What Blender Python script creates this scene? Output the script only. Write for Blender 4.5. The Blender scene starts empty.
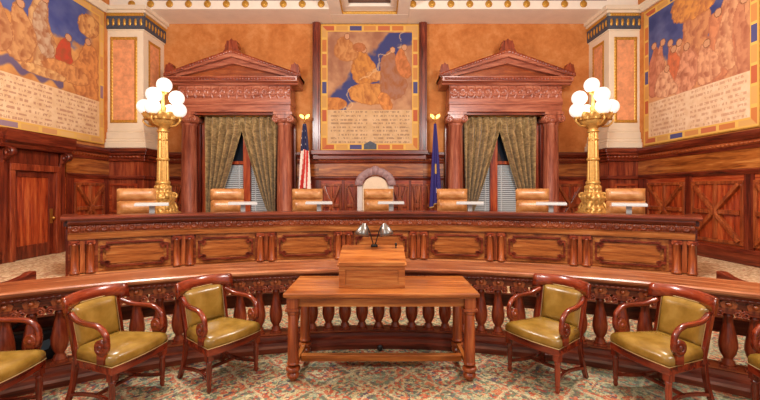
import bpy, bmesh, math, random
from mathutils import Vector, Matrix, noise
random.seed(7)
PI = math.pi
scn = bpy.context.scene
COL = scn.collection

# ------------------------------------------------------------------ colour / materials
def lin(c):
    return tuple(((x / 255) / 12.92) if x / 255 <= .04045 else (((x / 255) + .055) / 1.055) ** 2.4 for x in c)

class NT:
    def __init__(s, name, rough=.5, spec=.5, metal=0., coat=0.):
        s.m = bpy.data.materials.new(name); s.m.use_nodes = True
        s.t = s.m.node_tree; s.b = s.t.nodes['Principled BSDF']
        s.b.inputs['Roughness'].default_value = rough
        s.b.inputs['Metallic'].default_value = metal
        s.b.inputs['Specular IOR Level'].default_value = spec
        s.b.inputs['Coat Weight'].default_value = coat
        s.b.inputs['Coat Roughness'].default_value = .15
    def n(s, typ, ins=None, **kw):
        x = s.t.nodes.new(typ)
        for k, v in kw.items(): setattr(x, k, v)
        for k, v in (ins or {}).items():
            if isinstance(v, bpy.types.NodeSocket): s.t.links.new(v, x.inputs[k])
            else: x.inputs[k].default_value = v
        return x
    def link(s, a, b): s.t.links.new(a, b)
    def math(s, op, a, b=0., c=None):
        ins = {0: a, 1: b}
        if c is not None: ins[2] = c
        return s.n('ShaderNodeMath', ins, operation=op).outputs[0]
    def mix(s, f, a, b, blend='MIX'):
        x = s.n('ShaderNodeMix', data_type='RGBA', blend_type=blend)
        for k, v in ((0, f), (6, a), (7, b)):
            if isinstance(v, bpy.types.NodeSocket): s.link(v, x.inputs[k])
            else: x.inputs[k].default_value = v if k == 0 else (*v[:3], 1)
        return x.outputs[2]
    def ramp(s, f, stops, interp='LINEAR'):
        x = s.n('ShaderNodeValToRGB', {0: f}); r = x.color_ramp; r.interpolation = interp
        while len(r.elements) < len(stops): r.elements.new(.5)
        for e, (p, c) in zip(r.elements, stops): e.position = p; e.color = (*c[:3], 1)
        return x.outputs[0]
    def coord(s, which='Object', scale=(1, 1, 1), rot=(0, 0, 0)):
        tc = s.n('ShaderNodeTexCoord')
        return s.n('ShaderNodeMapping', {0: tc.outputs[which], 'Scale': scale, 'Rotation': rot}).outputs[0]
    def noise(s, vec, scale, detail=4, rough=.55, dist=0.):
        return s.n('ShaderNodeTexNoise', {'Vector': vec, 'Scale': scale, 'Detail': detail, 'Roughness': rough, 'Distortion': dist}).outputs[0]
    def color(s, c): 
        if isinstance(c, bpy.types.NodeSocket): s.link(c, s.b.inputs['Base Color'])
        else: s.b.inputs['Base Color'].default_value = (*c[:3], 1)
        return s
    def bump(s, h, strength=.3, dist=.01):
        x = s.n('ShaderNodeBump', {'Height': h, 'Strength': strength, 'Distance': dist})
        s.link(x.outputs[0], s.b.inputs['Normal'])

def wood(name, dark, mid, light, grain='X', coord='Object', rough=.32, scale=1., coat=.25):
    m = NT(name, rough, .45, 0, coat)
    long_, wide = 1.1 * scale, 13 * scale
    sc = {'X': (long_, wide, wide), 'Y': (wide, long_, wide), 'Z': (wide, wide, long_)}[grain]
    v = m.coord(coord, sc)
    f = m.noise(v, 1.0, 6, .6, .6)
    v2 = m.coord(coord, tuple(x * 5 for x in sc)); g = m.noise(v2, 1.0, 3, .5)
    f2 = m.math('ADD', m.math('MULTIPLY', f, .75), m.math('MULTIPLY', g, .25))
    m.color(m.ramp(f2, [(.36, lin(dark)), (.5, lin(mid)), (.65, lin(light))]))
    m.bump(f2, .08, .003)
    return m.m

W = {}
for gx in 'XYZ':
    W['mahog' + gx] = wood('mahogany wood ' + gx, (78, 22, 10), (134, 52, 26), (172, 86, 48), gx)
    W['dark' + gx] = wood('dark mahogany ' + gx, (60, 16, 8), (106, 36, 18), (146, 64, 36), gx)
    W['red' + gx] = wood('red polished mahogany ' + gx, (104, 28, 8), (164, 62, 26), (200, 102, 50), gx, coat=.5)
    W['amber' + gx] = wood('amber brown wood ' + gx, (96, 36, 12), (146, 66, 28), (186, 104, 54), gx, coat=.4)
    W['gold' + gx] = wood('honey coloured wood ' + gx, (106, 50, 18), (158, 88, 38), (196, 130, 70), gx)
    W['table' + gx] = wood('polished table wood ' + gx, (116, 56, 18), (166, 92, 36), (198, 130, 66), gx, coat=.35)
    W['rose' + gx] = wood('pale reddish wood ' + gx, (118, 56, 40), (166, 92, 68), (198, 128, 98), gx)
W['chairX'] = W['chairY'] = W['chairZ'] = None
for gx in 'XYZ': W['chair' + gx] = wood('dark polished chair wood ' + gx, (66, 16, 8), (116, 38, 18), (158, 66, 36), gx, rough=.22, coat=.6)
W['mahogU'] = wood('curved mahogany', (80, 28, 12), (134, 58, 28), (174, 94, 52), 'X', 'UV')
W['darkU'] = wood('curved dark mahogany', (60, 18, 10), (106, 40, 22), (142, 66, 38), 'X', 'UV')
W['goldU'] = wood('curved honey wood', (116, 58, 24), (162, 94, 46), (198, 132, 76), 'X', 'UV')
W['ledgeU'] = wood('curved polished ledge wood', (96, 44, 22), (150, 82, 44), (198, 134, 90), 'X', 'UV', rough=.28, coat=.5)

def plain(name, c, rough=.5, metal=0., spec=.5, coat=0., var=.0, vscale=8):
    m = NT(name, rough, spec, metal, coat)
    if var:
        f = m.noise(m.coord('Object'), vscale, 5, .6)
        a = tuple(x * (1 - var) for x in lin(c)); b = tuple(min(1, x * (1 + var)) for x in lin(c))
        m.color(m.ramp(f, [(.3, a), (.7, b)]))
    else: m.color(lin(c))
    return m.m

def plaster():
    m = NT('mottled orange plaster', .75, .2)
    v = m.coord('Object')
    f = m.noise(v, 1.6, 8, .65, .4); g = m.noise(v, 7, 6, .7)
    h = m.math('ADD', m.math('MULTIPLY', f, .65), m.math('MULTIPLY', g, .35))
    m.color(m.ramp(h, [(.3, lin((174, 98, 44))), (.5, lin((204, 130, 70))), (.7, lin((224, 162, 104)))]))
    return m.m
M_PLASTER = plaster()
M_PEACH = plain('peach stencilled panel', (228, 156, 108), .7, var=.22, vscale=9)
M_CREAM = plain('cream painted plaster', (236, 220, 194), .6, var=.05, vscale=3)
M_CEIL = plain('pale ceiling plaster', (246, 236, 220), .6, var=.05, vscale=3)
M_TAUPE = plain('pale taupe plaster', (214, 192, 166), .65, var=.06, vscale=3)
M_GILT = plain('gilded metal', (214, 168, 92), .38, .45, var=.22, vscale=22)
M_GOLDP = plain('gold leaf paint', (206, 156, 66), .4, .5, var=.25, vscale=40)
M_BLUEP = plain('deep blue paint', (72, 78, 92), .6, var=.3, vscale=30)
M_BROWNP = plain('dark brown paint', (96, 62, 44), .6, var=.3, vscale=30)
M_BLACK = plain('black plastic', (22, 22, 24), .4)
M_CHROME = plain('polished chrome', (128, 124, 120), .3, .8)
M_WHITEP = plain('pale grey plastic', (200, 203, 203), .35)
M_STEEL = plain('grey metal', (150, 152, 156), .4, .6)
M_BRASS = plain('aged brass', (206, 160, 80), .3, .9)
M_LINEN = plain('cream upholstery', (228, 206, 178), .85, var=.06, vscale=20)
M_CARV = plain('purple grey carved wood', (150, 118, 118), .5, var=.2, vscale=18)
M_STILE = plain('pale grey painted wood', (206, 196, 190), .5, var=.06, vscale=10)
M_BAG = plain('black nylon', (26, 28, 36), .55, var=.2, vscale=20)
M_BAGB = plain('pale blue fabric', (120, 160, 190), .6)
M_NAIL = plain('brass nail heads', (204, 176, 122), .35, .5)
M_BLIND = plain('grey white blind slats', (206, 212, 216), .5)
M_PANE = plain('dark window glass', (34, 40, 50), .06, 0, .8)

def leather(name, a, b, c, rough=.34):
    m = NT(name, rough, .5, 0, .12)
    v = m.coord('Object')
    f = m.noise(v, 5, 5, .6, .3)
    m.color(m.ramp(f, [(.3, lin(a)), (.5, lin(b)), (.72, lin(c))]))
    w = m.n('ShaderNodeTexVoronoi', {'Vector': v, 'Scale': 130.}).outputs[0]
    m.bump(w, .12, .002)
    return m.m
M_OLIVE = leather('olive ochre leather', (118, 86, 28), (142, 108, 42), (164, 130, 62), .26)
M_TAN = leather('tan leather', (140, 84, 38), (178, 118, 64), (206, 152, 98))

def glow(name, c, s):
    m = NT(name, .3); m.color(lin(c))
    m.b.inputs['Emission Color'].default_value = (*lin(c), 1); m.b.inputs['Emission Strength'].default_value = s
    return m.m
M_GLOBE = glow('lit opal glass', (236, 232, 224), .62)

def carpet():
    m = NT('oriental patterned carpet', .95, .1)
    v = m.coord('Object')
    nz = m.n('ShaderNodeTexNoise', {'Vector': v, 'Scale': 9., 'Detail': 3.})
    dv = m.n('ShaderNodeVectorMath', {0: nz.outputs[1], 1: (.5, .5, .5)}, operation='SUBTRACT')
    dv = m.n('ShaderNodeVectorMath', {0: dv.outputs[0], 'Scale': .09}, operation='SCALE')
    vd = m.n('ShaderNodeVectorMath', {0: v, 1: dv.outputs[0]}, operation='ADD').outputs[0]
    sp = m.n('ShaderNodeSeparateXYZ', {0: vd})
    X, Y = sp.outputs[0], sp.outputs[1]
    def tri(e): return m.math('PINGPONG', e, 1.)
    a = tri(m.math('MULTIPLY', X, 3.6)); b = tri(m.math('MULTIPLY', Y, 3.2))
    d = m.math('MULTIPLY', m.math('ADD', a, b), .5)
    e = m.math('PINGPONG', m.math('MULTIPLY', m.math('ADD', a, b), 1.5), 1.)
    big = m.ramp(d, [(0, lin((150, 74, 54))), (.22, lin((176, 160, 118))), (.34, lin((112, 112, 84))), (.5, lin((192, 118, 86))),
                     (.64, lin((186, 172, 128))), (.76, lin((98, 112, 96))), (.9, lin((174, 86, 66)))], 'CONSTANT')
    v1 = m.n('ShaderNodeTexVoronoi', {'Vector': v, 'Scale': 36., 'Randomness': .9}, distance='MANHATTAN')
    s1 = m.n('ShaderNodeSeparateColor', {0: v1.outputs['Color']})
    small = m.ramp(s1.outputs[0], [(0, lin((178, 90, 66))), (.2, lin((192, 180, 138))), (.36, lin((110, 124, 100))), (.56, lin((156, 166, 138))), (.66, lin((92, 82, 92))),
                                   (.76, lin((196, 186, 146))), (.86, lin((196, 124, 88)))], 'CONSTANT')
    c = m.mix(m.math('GREATER_THAN', s1.outputs[1], .30), big, small)
    line = m.math('LESS_THAN', m.math('ABSOLUTE', m.math('SUBTRACT', e, .45)), .06)
    c = m.mix(m.math('MULTIPLY', line, .38), c, lin((214, 204, 168)))
    line2 = m.math('LESS_THAN', m.math('ABSOLUTE', m.math('SUBTRACT', e, .72)), .05)
    c = m.mix(m.math('MULTIPLY', line2, .35), c, lin((92, 82, 98)))
    line3 = m.math('LESS_THAN', m.math('ABSOLUTE', m.math('SUBTRACT', d, .5)), .03)
    c = m.mix(m.math('MULTIPLY', line3, .4), c, lin((206, 196, 156)))
    wv = m.n('ShaderNodeTexVoronoi', {'Vector': v, 'Scale': 44.}, feature='DISTANCE_TO_EDGE').outputs[0]
    c = m.mix(m.math('MULTIPLY', m.math('LESS_THAN', wv, .07), .5), c, lin((104, 78, 66)))
    g = m.noise(v, 1.3, 3)
    c = m.mix(m.math('MULTIPLY', m.math('GREATER_THAN', g, .56), .25), c, lin((110, 146, 124)))
    m.color(c); m.bump(m.noise(v, 300, 2), .3, .004)
    return m.m
M_CARPET = carpet()
def beige_carpet():
    m = NT('beige figured carpet', .95, .1)
    v = m.coord('Object')
    vo = m.n('ShaderNodeTexVoronoi', {'Vector': v, 'Scale': 30.})
    s1 = m.n('ShaderNodeSeparateColor', {0: vo.outputs['Color']})
    c = m.ramp(s1.outputs[0], [(0, lin((196, 160, 122))), (.3, lin((222, 196, 158))), (.55, lin((178, 140, 108))), (.7, lin((214, 186, 146))), (.9, lin((190, 134, 104)))], 'CONSTANT')
    m.color(c)
    return m.m
M_CARPET2 = beige_carpet()

def damask():
    m = NT('olive gold damask', .62, .35)
    m.b.inputs['Sheen Weight'].default_value = .3
    v = m.coord('UV', (7, 7, 1))
    f = m.noise(v, 1.5, 5, .6, 1.6)
    m.color(m.ramp(f, [(.42, lin((132, 106, 64))), (.5, lin((160, 130, 82))), (.6, lin((188, 158, 106)))]))
    return m.m
M_DAMASK = damask()

def attr_mat(name, rough=.7):
    m = NT(name, rough, .25)
    a = m.n('ShaderNodeAttribute', attribute_name='paint')
    m.color(a.outputs['Color']); return m.m
M_PAINT = attr_mat('painted canvas'); M_CLOTH = attr_mat('flag silk', .6)

# ------------------------------------------------------------------ mesh builder
class MB:
    def __init__(s): s.bm = bmesh.new(); s.uv = None
    def _tf(s, vs, mat):
        if mat is not None:
            for v in vs: v.co = mat @ v.co
    def face(s, vs, smooth=False):
        try: f = s.bm.faces.new(vs); f.smooth = smooth; return f
        except ValueError: return None
    def box(s, x0, x1, y0, y1, z0, z1, mat=None):
        v = [s.bm.verts.new((x, y, z)) for z in (z0, z1) for y in (y0, y1) for x in (x0, x1)]
        for q in ((0, 2, 3, 1), (4, 5, 7, 6), (0, 1, 5, 4), (2, 6, 7, 3), (0, 4, 6, 2), (1, 3, 7, 5)): s.face([v[i] for i in q])
        s._tf(v, mat); return s
    def prism(s, pts, a0, a1, axis='Y', mat=None):   # polygon extruded along an axis
        def P(p, a): return {'Y': (p[0], a, p[1]), 'Z': (p[0], p[1], a), 'X': (a, p[0], p[1])}[axis]
        A = [s.bm.verts.new(P(p, a0)) for p in pts]; B = [s.bm.verts.new(P(p, a1)) for p in pts]
        n = len(pts); s.face(A); s.face(B[::-1])
        for i in range(n): s.face([A[i], B[i], B[(i + 1) % n], A[(i + 1) % n]])
        s._tf(A + B, mat); return s
    def lathe(s, prof, seg=16, mat=None, smooth=True, a0=0., a1=2 * PI):
        full = abs(a1 - a0 - 2 * PI) < 1e-6; n = seg if full else seg + 1; rings = []; allv = []
        for r, z in prof:
            ring = [s.bm.verts.new((r * math.cos(a0 + (a1 - a0) * i / seg), r * math.sin(a0 + (a1 - a0) * i / seg), z)) for i in range(n)]
            rings.append(ring); allv += ring
        for A, B in zip(rings, rings[1:]):
            for i in range(n if full else n - 1):
                j = (i + 1) % n; s.face([A[i], A[j], B[j], B[i]], smooth)
        if full: s.face(rings[0][::-1]); s.face(rings[-1])
        s._tf(allv, mat); return s
    def sphere(s, c, r, seg=16, sc=(1, 1, 1), mat=None):
        n = max(6, seg // 2); prof = [(max(1e-4, r * math.sin(PI * i / n)), -r * math.cos(PI * i / n)) for i in range(n + 1)]
        M = Matrix.Translation(Vector(c)) @ Matrix.Diagonal((*sc, 1))
        return s.lathe(prof, seg, M if mat is None else mat @ M)
    def sweep(s, path, sec, side=None, closed=False, smooth=True, scale=None, mat=None, cap=True):
        # path: points; sec: list of (a along side, b along up); side: fixed side vector or None
        P = [Vector(p) for p in path]; n = len(P); rings = []; allv = []; prev = None
        for i, p in enumerate(P):
            t = (P[min(i + 1, n - 1)] - P[max(i - 1, 0)])
            if closed: t = P[(i + 1) % n] - P[i - 1]
            t.normalize()
            if side is not None: sd = Vector(side)
            elif prev is not None: sd = prev
            else: sd = Vector((0, 0, 1)).cross(t) if abs(t.z) < .95 else Vector((1, 0, 0))
            sd = (sd - t * sd.dot(t)).normalized(); prev = sd; up = t.cross(sd)
            k = scale(i / (n - 1)) if scale else 1.
            ring = [s.bm.verts.new(p + sd * a * k + up * b * k) for a, b in sec]; rings.append(ring); allv += ring
        m = len(sec)
        prs = list(zip(rings, rings[1:])) + ([(rings[-1], rings[0])] if closed else [])
        for A, B in prs:
            for i in range(m): s.face([A[i], A[(i + 1) % m], B[(i + 1) % m], B[i]], smooth)
        if cap and not closed: s.face(rings[0][::-1]); s.face(rings[-1])
        s._tf(allv, mat); return s
    def tube(s, path, r, seg=8, scale=None, mat=None):
        return s.sweep(path, [(r * math.cos(2 * PI * i / seg), r * math.sin(2 * PI * i / seg)) for i in range(seg)], scale=scale, mat=mat)
    def grid(s, fn, nu, nv, U=1., V=1., smooth=True, mat=None):
        if s.uv is None: s.uv = s.bm.loops.layers.uv.new('UVMap')
        vs = [[s.bm.verts.new(fn(U * i / nu, V * j / nv)) for j in range(nv + 1)] for i in range(nu + 1)]
        for i in range(nu):
            for j in range(nv):
                f = s.face([vs[i][j], vs[i + 1][j], vs[i + 1][j + 1], vs[i][j + 1]], smooth)
                if f:
                    for l, (a, b) in zip(f.loops, ((i, j), (i + 1, j), (i + 1, j + 1), (i, j + 1))): l[s.uv].uv = (U * a / nu, V * b / nv)
        s._tf([v for r in vs for v in r], mat); return s
    def arc(s, c, prof, a0, a1, seg):   # closed (r,z) profile swept about centre c; angle 0 = +Y, positive = +X
        if s.uv is None: s.uv = s.bm.loops.layers.uv.new('UVMap')
        per = [0.]
        for p, q in zip(prof, prof[1:] + prof[:1]): per.append(per[-1] + math.dist(p, q))
        rings = []
        for i in range(seg + 1):
            a = a0 + (a1 - a0) * i / seg
            rings.append([s.bm.verts.new((c[0] + r * math.sin(a), c[1] + r * math.cos(a), z)) for r, z in prof])
        m = len(prof); R = prof[0][0]
        for i in range(seg):
            for k in range(m):
                f = s.face([rings[i][k], rings[i][(k + 1) % m], rings[i + 1][(k + 1) % m], rings[i + 1][k]])
                u0, u1 = (a0 + (a1 - a0) * i / seg) * R, (a0 + (a1 - a0) * (i + 1) / seg) * R
                if f:
                    for l, (u, v) in zip(f.loops, ((u0, per[k]), (u0, per[k + 1]), (u1, per[k + 1]), (u1, per[k]))): l[s.uv].uv = (u, v)
        s.face(rings[0][::-1]); s.face(rings[-1]); return s
    def build(s, name, mat, parent=None, bevel=0., loc=None, rz=0., recalc=True, subd=0):
        if recalc: bmesh.ops.recalc_face_normals(s.bm, faces=s.bm.faces)
        me = bpy.data.meshes.new(name); s.bm.to_mesh(me); s.bm.free()
        me.materials.append(mat)
        o = bpy.data.objects.new(name, me); COL.objects.link(o)
        if parent is not None: o.parent = parent
        if loc is not None: o.location = loc
        o.rotation_euler.z = rz
        if bevel:
            b = o.modifiers.new('bevel', 'BEVEL'); b.width = bevel; b.segments = 2; b.limit_method = 'ANGLE'; b.angle_limit = .6
        if subd:
            b = o.modifiers.new('sub', 'SUBSURF'); b.levels = b.render_levels = subd
        return o

def tag(o, label=None, cat=None, group=None, kind=None):
    if label: o['label'] = label
    if cat: o['category'] = cat
    if group: o['group'] = group
    if kind: o['kind'] = kind
    return o
def thing(name, label, cat, loc=(0, 0, 0), rz=0., group=None):
    o = bpy.data.objects.new(name, None); COL.objects.link(o)
    o.location = loc; o.rotation_euler.z = rz; o.empty_display_size = .1
    return tag(o, label, cat, group)
def struct(o): o['kind'] = 'structure'; return o
def copy_tree(o, parent=None):
    c = o.copy(); COL.objects.link(c)
    if parent is not None: c.parent = parent
    for ch in list(o.children): copy_tree(ch, c)
    return c
def T(x, y, z): return Matrix.Translation((x, y, z))
def R(a, ax='Z'): return Matrix.Rotation(a, 4, ax)
def spiral(cx, cz, r0, r1, turns, a0, n=28, sgn=1):
    return [(cx + (r0 + (r1 - r0) * i / n) * math.cos(a0 + sgn * turns * 2 * PI * i / n), cz + (r0 + (r1 - r0) * i / n) * math.sin(a0 + sgn * turns * 2 * PI * i / n)) for i in range(n + 1)]

# ------------------------------------------------------------------ main dimensions
F = 400.; EYE = 1.70
XL, XR, YB = -6.4, 6.1, 10.3          # side walls and back wall
PZ = .48                               # raised dais
CZ = 6.0                               # underside of ceiling beams
BC, BR = (.02, -.6), 7.6               # bench centre, radius of its front
RC, RR = (0., -.71), 5.04              # balustrade centre, front radius
RZ = .86

# ------------------------------------------------------------------ floor and dais
b = MB(); b.box(-9, 9, -3.5, 10.3, -.1, 0); struct(b.build('floor', M_CARPET))
arcp = [(BC[0] + 7.5 * math.sin(a), BC[1] + 7.5 * math.cos(a)) for a in [math.radians(-35 + 70 * i / 40) for i in range(41)]]
b = MB(); b.prism([(XL, 3.4), (-4.75, 3.4), (-4.75, 5.5)] + arcp + [(4.65, 5.5), (4.65, 3.4), (XR, 3.4), (XR, YB), (XL, YB)], .002, PZ, 'Z')
pf = struct(b.build('floor_dais', M_CARPET2)); pf.name = 'floor.001'

# ------------------------------------------------------------------ walls
def wall(name, x0, x1, y0, y1, mat):
    b = MB(); b.box(x0, x1, y0, y1, 0, 6.5); return struct(b.build(name, mat))
wall_back = wall('wall_back', XL - .3, XR + .3, YB, YB + .2, M_PLASTER)
wall_left = wall('wall_left', XL - .2, XL, -1.5, YB, M_PLASTER)
wall_right = wall('wall_right', XR, XR + .2, -1.5, YB, M_PLASTER)

def rope(u, v, V, pitch=.09):          # rope / egg moulding height
    k = math.sin(PI * min(1, max(0, v / V)))
    return .04 * k * (.15 + .85 * abs(math.sin(PI * (u + v * .6) / pitch)))

def wainscot(L, M, parent, panels, flat=True, z_pan=(.78, 1.88), bays=True):
    """local x along the wall (0..L), -y into the room, z up; panels: list of (x0,x1)"""
    def mb(name, f, mat, **k):
        b = MB(); f(b); o = b.build(name, mat, parent, **k); o.matrix_local = M; return o
    mb('wainscot_board', lambda b: b.box(0, L, -.02, 0, PZ, 2.45), W['redX'])
    mb('baseboard', lambda b: b.prism([(0, PZ), (-.09, PZ), (-.09, PZ + .2), (-.06, PZ + .25), (0, PZ + .25)], 0, L, 'X'), W['darkX'])
    mb('dado_rail', lambda b: b.prism([(0, 1.98), (-.05, 1.98), (-.075, 2.03), (-.075, 2.06), (-.03, 2.08), (0, 2.08)], 0, L, 'X'), W['darkX'])
    mb('frieze_board', lambda b: b.box(0, L, -.035, 0, 2.08, 2.42), W['tableX'])
    mb('cap_moulding', lambda b: b.prism([(0, 2.40), (-.05, 2.40), (-.07, 2.45), (-.075, 2.54), (-.13, 2.57), (-.16, 2.62), (-.16, 2.68), (0, 2.70)], 0, L, 'X'), W['darkX'])
    mb('rope_moulding', lambda b: b.grid(lambda u, v: (u, -.075 - rope(u, v, .07), 2.46 + v), max(8, int(L / .0225)), 4, L, .07), W['amberX'])
    for x0, x1 in panels:
        z0, z1 = z_pan; w = x1 - x0; h = z1 - z0
        def pan(b):
            t = .06
            for (a, c, d, e) in ((x0, x1, z0, z0 + t), (x0, x1, z1 - t, z1)): b.box(a, c, -.06, 0, d, e)
            for (a, c) in ((x0, x0 + t), (x1 - t, x1)): b.box(a, c, -.06, 0, z0 + t, z1 - t)
            xm, zm = (x0 + x1) / 2, (z0 + z1) / 2
            b.box(xm - .03, xm + .03, -.08, 0, z0 + t, z1 - t); b.box(x0 + t, x1 - t, -.085, 0, zm - .04, zm + .04)
            for sx in (-1, 1):
                for sz in (-1, 1):
                    a = Vector((xm, zm)); e = Vector((xm + sx * (w / 2 - t), zm + sz * (h / 2 - t)))
                    d = (e - a); nrm = Vector((-d.y, d.x)).normalized() * .034
                    b.prism([tuple(a + nrm), tuple(e + nrm), tuple(e - nrm), tuple(a - nrm)], -.10, 0, 'Y')
            b.box(xm - .06, xm + .06, -.105, 0, zm - .06, zm + .06)
        mb('wainscot_panel', lambda b: b.box(x0, x1, -.03, 0, z0, z1), W['redZ'])
        mb('crossed_moulding', pan, W['amberZ'], bevel=.010)
    edges = [0] + [x for p in panels for x in p] + [L]
    for a, c in zip(edges[0::2], edges[1::2]):
        if c - a > .05: mb('stile', lambda b: b.box(a + .005, c - .005, -.045, 0, PZ + .25, 1.98), W['darkZ'])

# right wall: local x runs towards the camera
Mr = Matrix.Translation((XR, YB - .9, 0)) @ R(-PI / 2)          # local x -> -Y ; -y -> -X
wainscot(7.5, Mr, wall_right, [(.33, 1.45), (1.62, 2.74), (2.92, 4.04), (4.2, 5.3)])
# left wall: local x runs away from camera
Ml = Matrix.Translation((XL, 8.12, 0)) @ R(PI / 2)               # local x -> +Y ; -y -> +X
wainscot(1.28, Ml, wall_left, [(.2, 1.1)])
Ml2 = Matrix.Translation((XL, 3.0, 0)) @ R(PI / 2)
wainscot(3.68, Ml2, wall_left, [(.2, 1.2), (1.4, 2.4), (2.55, 3.4)])
# back wall sections
def back_sec(x0, x1, panels, y=YB): wainscot(x1 - x0, Matrix.Translation((x0, y, 0)), wall_back, [(a - x0, c - x0) for a, c in panels])
PLX, PRX = -5.56, 5.38                                            # inner faces of the corner pilasters
LPX, RPX = -3.54, 3.05                                            # window portal centres
back_sec(PLX, LPX - 1.42, [(-5.44, -5.04)])
back_sec(LPX + 1.42, -1.56, [])
back_sec(-1.56, -1.3, [(-1.55, -1.31)]) if False else None
back_sec(-1.56, 1.1, [(-1.5, -.98), (-.9, -.38), (-.14, .34) if False else (-.3, .2), (.28, .74), (.8, 1.06)], YB - .06)
back_sec(1.1, RPX - 1.42, [(1.15, 1.55)])
back_sec(RPX + 1.42, PRX, [(4.52, 5.22)])

# mural frame strips of dark wood on the back wall
for x in (-1.62, 1.1):
    b = MB(); b.box(x - .1, x + .1, YB - .12, YB, 2.69, CZ); b.box(x - .06, x + .06, YB - .15, YB - .11, 2.69, CZ)
    o = struct(b.build('trim_1' if x < 0 else 'trim_2', W['darkZ'], bevel=.008))
b = MB(); b.box(-1.75, 1.22, YB - .26, YB, 2.62, 2.73); b.box(-1.7, 1.17, YB - .2, YB, 2.5, 2.62)
struct(b.build('trim_3', W['darkX'], bevel=.012))

# corner pilasters (cream with stencilled panels)
def eggs(b, x0, x1, z0, z1, y, w=.07):   # bead border round a rectangle, on plane y facing -y
    def hz(u, v): return .02 * math.sin(PI * v / w) * (.25 + .75 * abs(math.sin(PI * u / .075)))
    Lx, Lz = x1 - x0, z1 - z0
    for zz in (z0, z1 - w): b.grid(lambda u, v: (x0 + u, y - .004 - hz(u, v), zz + v), int(Lx / .018) + 4, 4, Lx, w)
    for xx in (x0, x1 - w): b.grid(lambda u, v: (xx + v, y - .004 - hz(u, v), z0 + u), int(Lz / .018) + 4, 4, Lz, w)
def pilaster(num, xa, xb, left):
    y0 = 9.4
    root = bpy.data.objects.new('trim_%d' % num, None); COL.objects.link(root); struct(root)
    b = MB(); b.box(xa, xb, y0, YB, 2.7, CZ); b.build('pilaster_shaft', M_CREAM, root)
    inner = xb if left else xa
    sgn = 1 if left else -1
    # base flare
    b = MB()
    for k, (z0, z1, d) in enumerate(((2.7, 2.84, .12), (2.84, 2.92, .09), (2.92, 3.08, .06), (3.08, 3.16, .03))):
        b.box(xa - (0 if left else d), xb + (d if left else 0), y0 - d, YB, z0, z1)
    b.build('pilaster_base', M_CREAM, root, bevel=.02)
    # capital band and cornice
    b = MB(); b.box(xa - (0 if left else .05), xb + (.05 if left else 0), y0 - .05, YB, 5.5, 5.8); b.build('capital_band', M_BLUEP, root)
    def leaf(u, v): return .035 * max(0, math.sin(PI * v / .2)) * max(0, math.sin(2 * PI * u / .13)) ** .6 if math.sin(2 * PI * u / .13) > 0 else 0.
    b = MB(); b.grid(lambda u, v: (xa + u, y0 - .052 + .012 - leaf(u, v), 5.55 + v), 60, 5, xb - xa, .2); b.build('gilt_leaf_carving', M_GOLDP, root)
    b = MB(); xs = inner + sgn * .052
    b.grid(lambda u, v: (xs - sgn * .012 + sgn * leaf(u, v), y0 + u, 5.55 + v), 60, 5, YB - y0, .2); b.build('gilt_leaf_carving', M_GOLDP, root)
    b = MB(); eg = lambda u, v: .03 * math.sin(PI * v / .07) * (.3 + .7 * abs(math.sin(PI * u / .06)))
    b.grid(lambda u, v: (xa + u, y0 - .055 - eg(u, v), 5.79 + v), 50, 4, xb - xa + .05 * sgn, .07)
    b.grid(lambda u, v: (inner + sgn * (.055 + eg(u, v)), y0 + u, 5.79 + v), 50, 4, YB - y0, .07); b.build('egg_moulding', M_GOLDP, root)
    b = MB()
    for z0, z1, d in ((5.86, 5.92, .09), (5.92, 6.02, .14), (5.46, 5.5, .03)): b.box(xa - (0 if left else d), xb + (d if left else 0), y0 - d, YB, z0, z1)
    b.build('cornice', M_CREAM, root, bevel=.015)
    # front panel
    px0, px1 = (xa + .06, xb - .14) if left else (xa + .12, xb - .06)
    b = MB(); b.box(px0 + .07, px1 - .07, y0 - .006, y0, 3.37, 5.25); b.build('stencilled_panel', M_PEACH, root)
    b = MB(); eggs(b, px0, px1, 3.3, 5.32, y0); b.build('bead_border', M_GOLDP, root)
    # side panel
    Ms = Matrix.Translation((inner, y0, 0)) @ R(PI / 2 if left else -PI / 2)
    b = MB(); a0, a1 = (.2, .72) if left else (-.72, -.2)
    b.box(a0 + .07, a1 - .07, -.006, 0, 3.37, 5.25, Ms); b.build('stencilled_panel', M_PEACH, root)
    b = MB(); eggs(b, a0, a1, 3.3, 5.32, 0)
    b._tf(b.bm.verts, Ms); b.build('bead_border', M_GOLDP, root)
    # wooden lower part
    b = MB(); b.box(xa, xb, y0 + .002, YB, PZ, 2.69); b.build('pilaster_pedestal', W['mahogZ'], root)
    def prof(b, z0, z1, d): b.box(xa - (0 if left else d), xb + (d if left else 0), y0 - d, YB, z0, z1)
    b = MB(); prof(b, PZ, PZ + .25, .08); b.build('baseboard', W['darkX'], root, bevel=.01)
    b = MB(); prof(b, 1.98, 2.06, .06); b.build('dado_rail', W['darkX'], root, bevel=.01)
    b = MB(); prof(b, 2.40, 2.46, .06); prof(b, 2.46, 2.54, .075); prof(b, 2.54, 2.6, .13); prof(b, 2.6, 2.69, .16); b.build('cap_moulding', W['darkX'], root, bevel=.012)
    b = MB(); b.grid(lambda u, v: (xa + u, y0 - .076 - rope(u, v, .07), 2.465 + v), 50, 4, xb - xa, .07)
    b.grid(lambda u, v: (inner + sgn * (.076 + rope(u, v, .07)), y0 + u, 2.465 + v), 50, 4, YB - y0, .07); b.build('rope_moulding', W['mahogX'], root)
    b = MB(); x0, x1 = px0, px1
    b.box(x0, x1, y0 - .03, y0, 1.2, 1.25); b.box(x0, x1, y0 - .03, y0, 1.82, 1.87); b.box(x0, x0 + .05, y0 - .03, y0, 1.25, 1.82); b.box(x1 - .05, x1, y0 - .03, y0, 1.25, 1.82)
    b.build('panel_frame', W['redX'], root)
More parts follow.
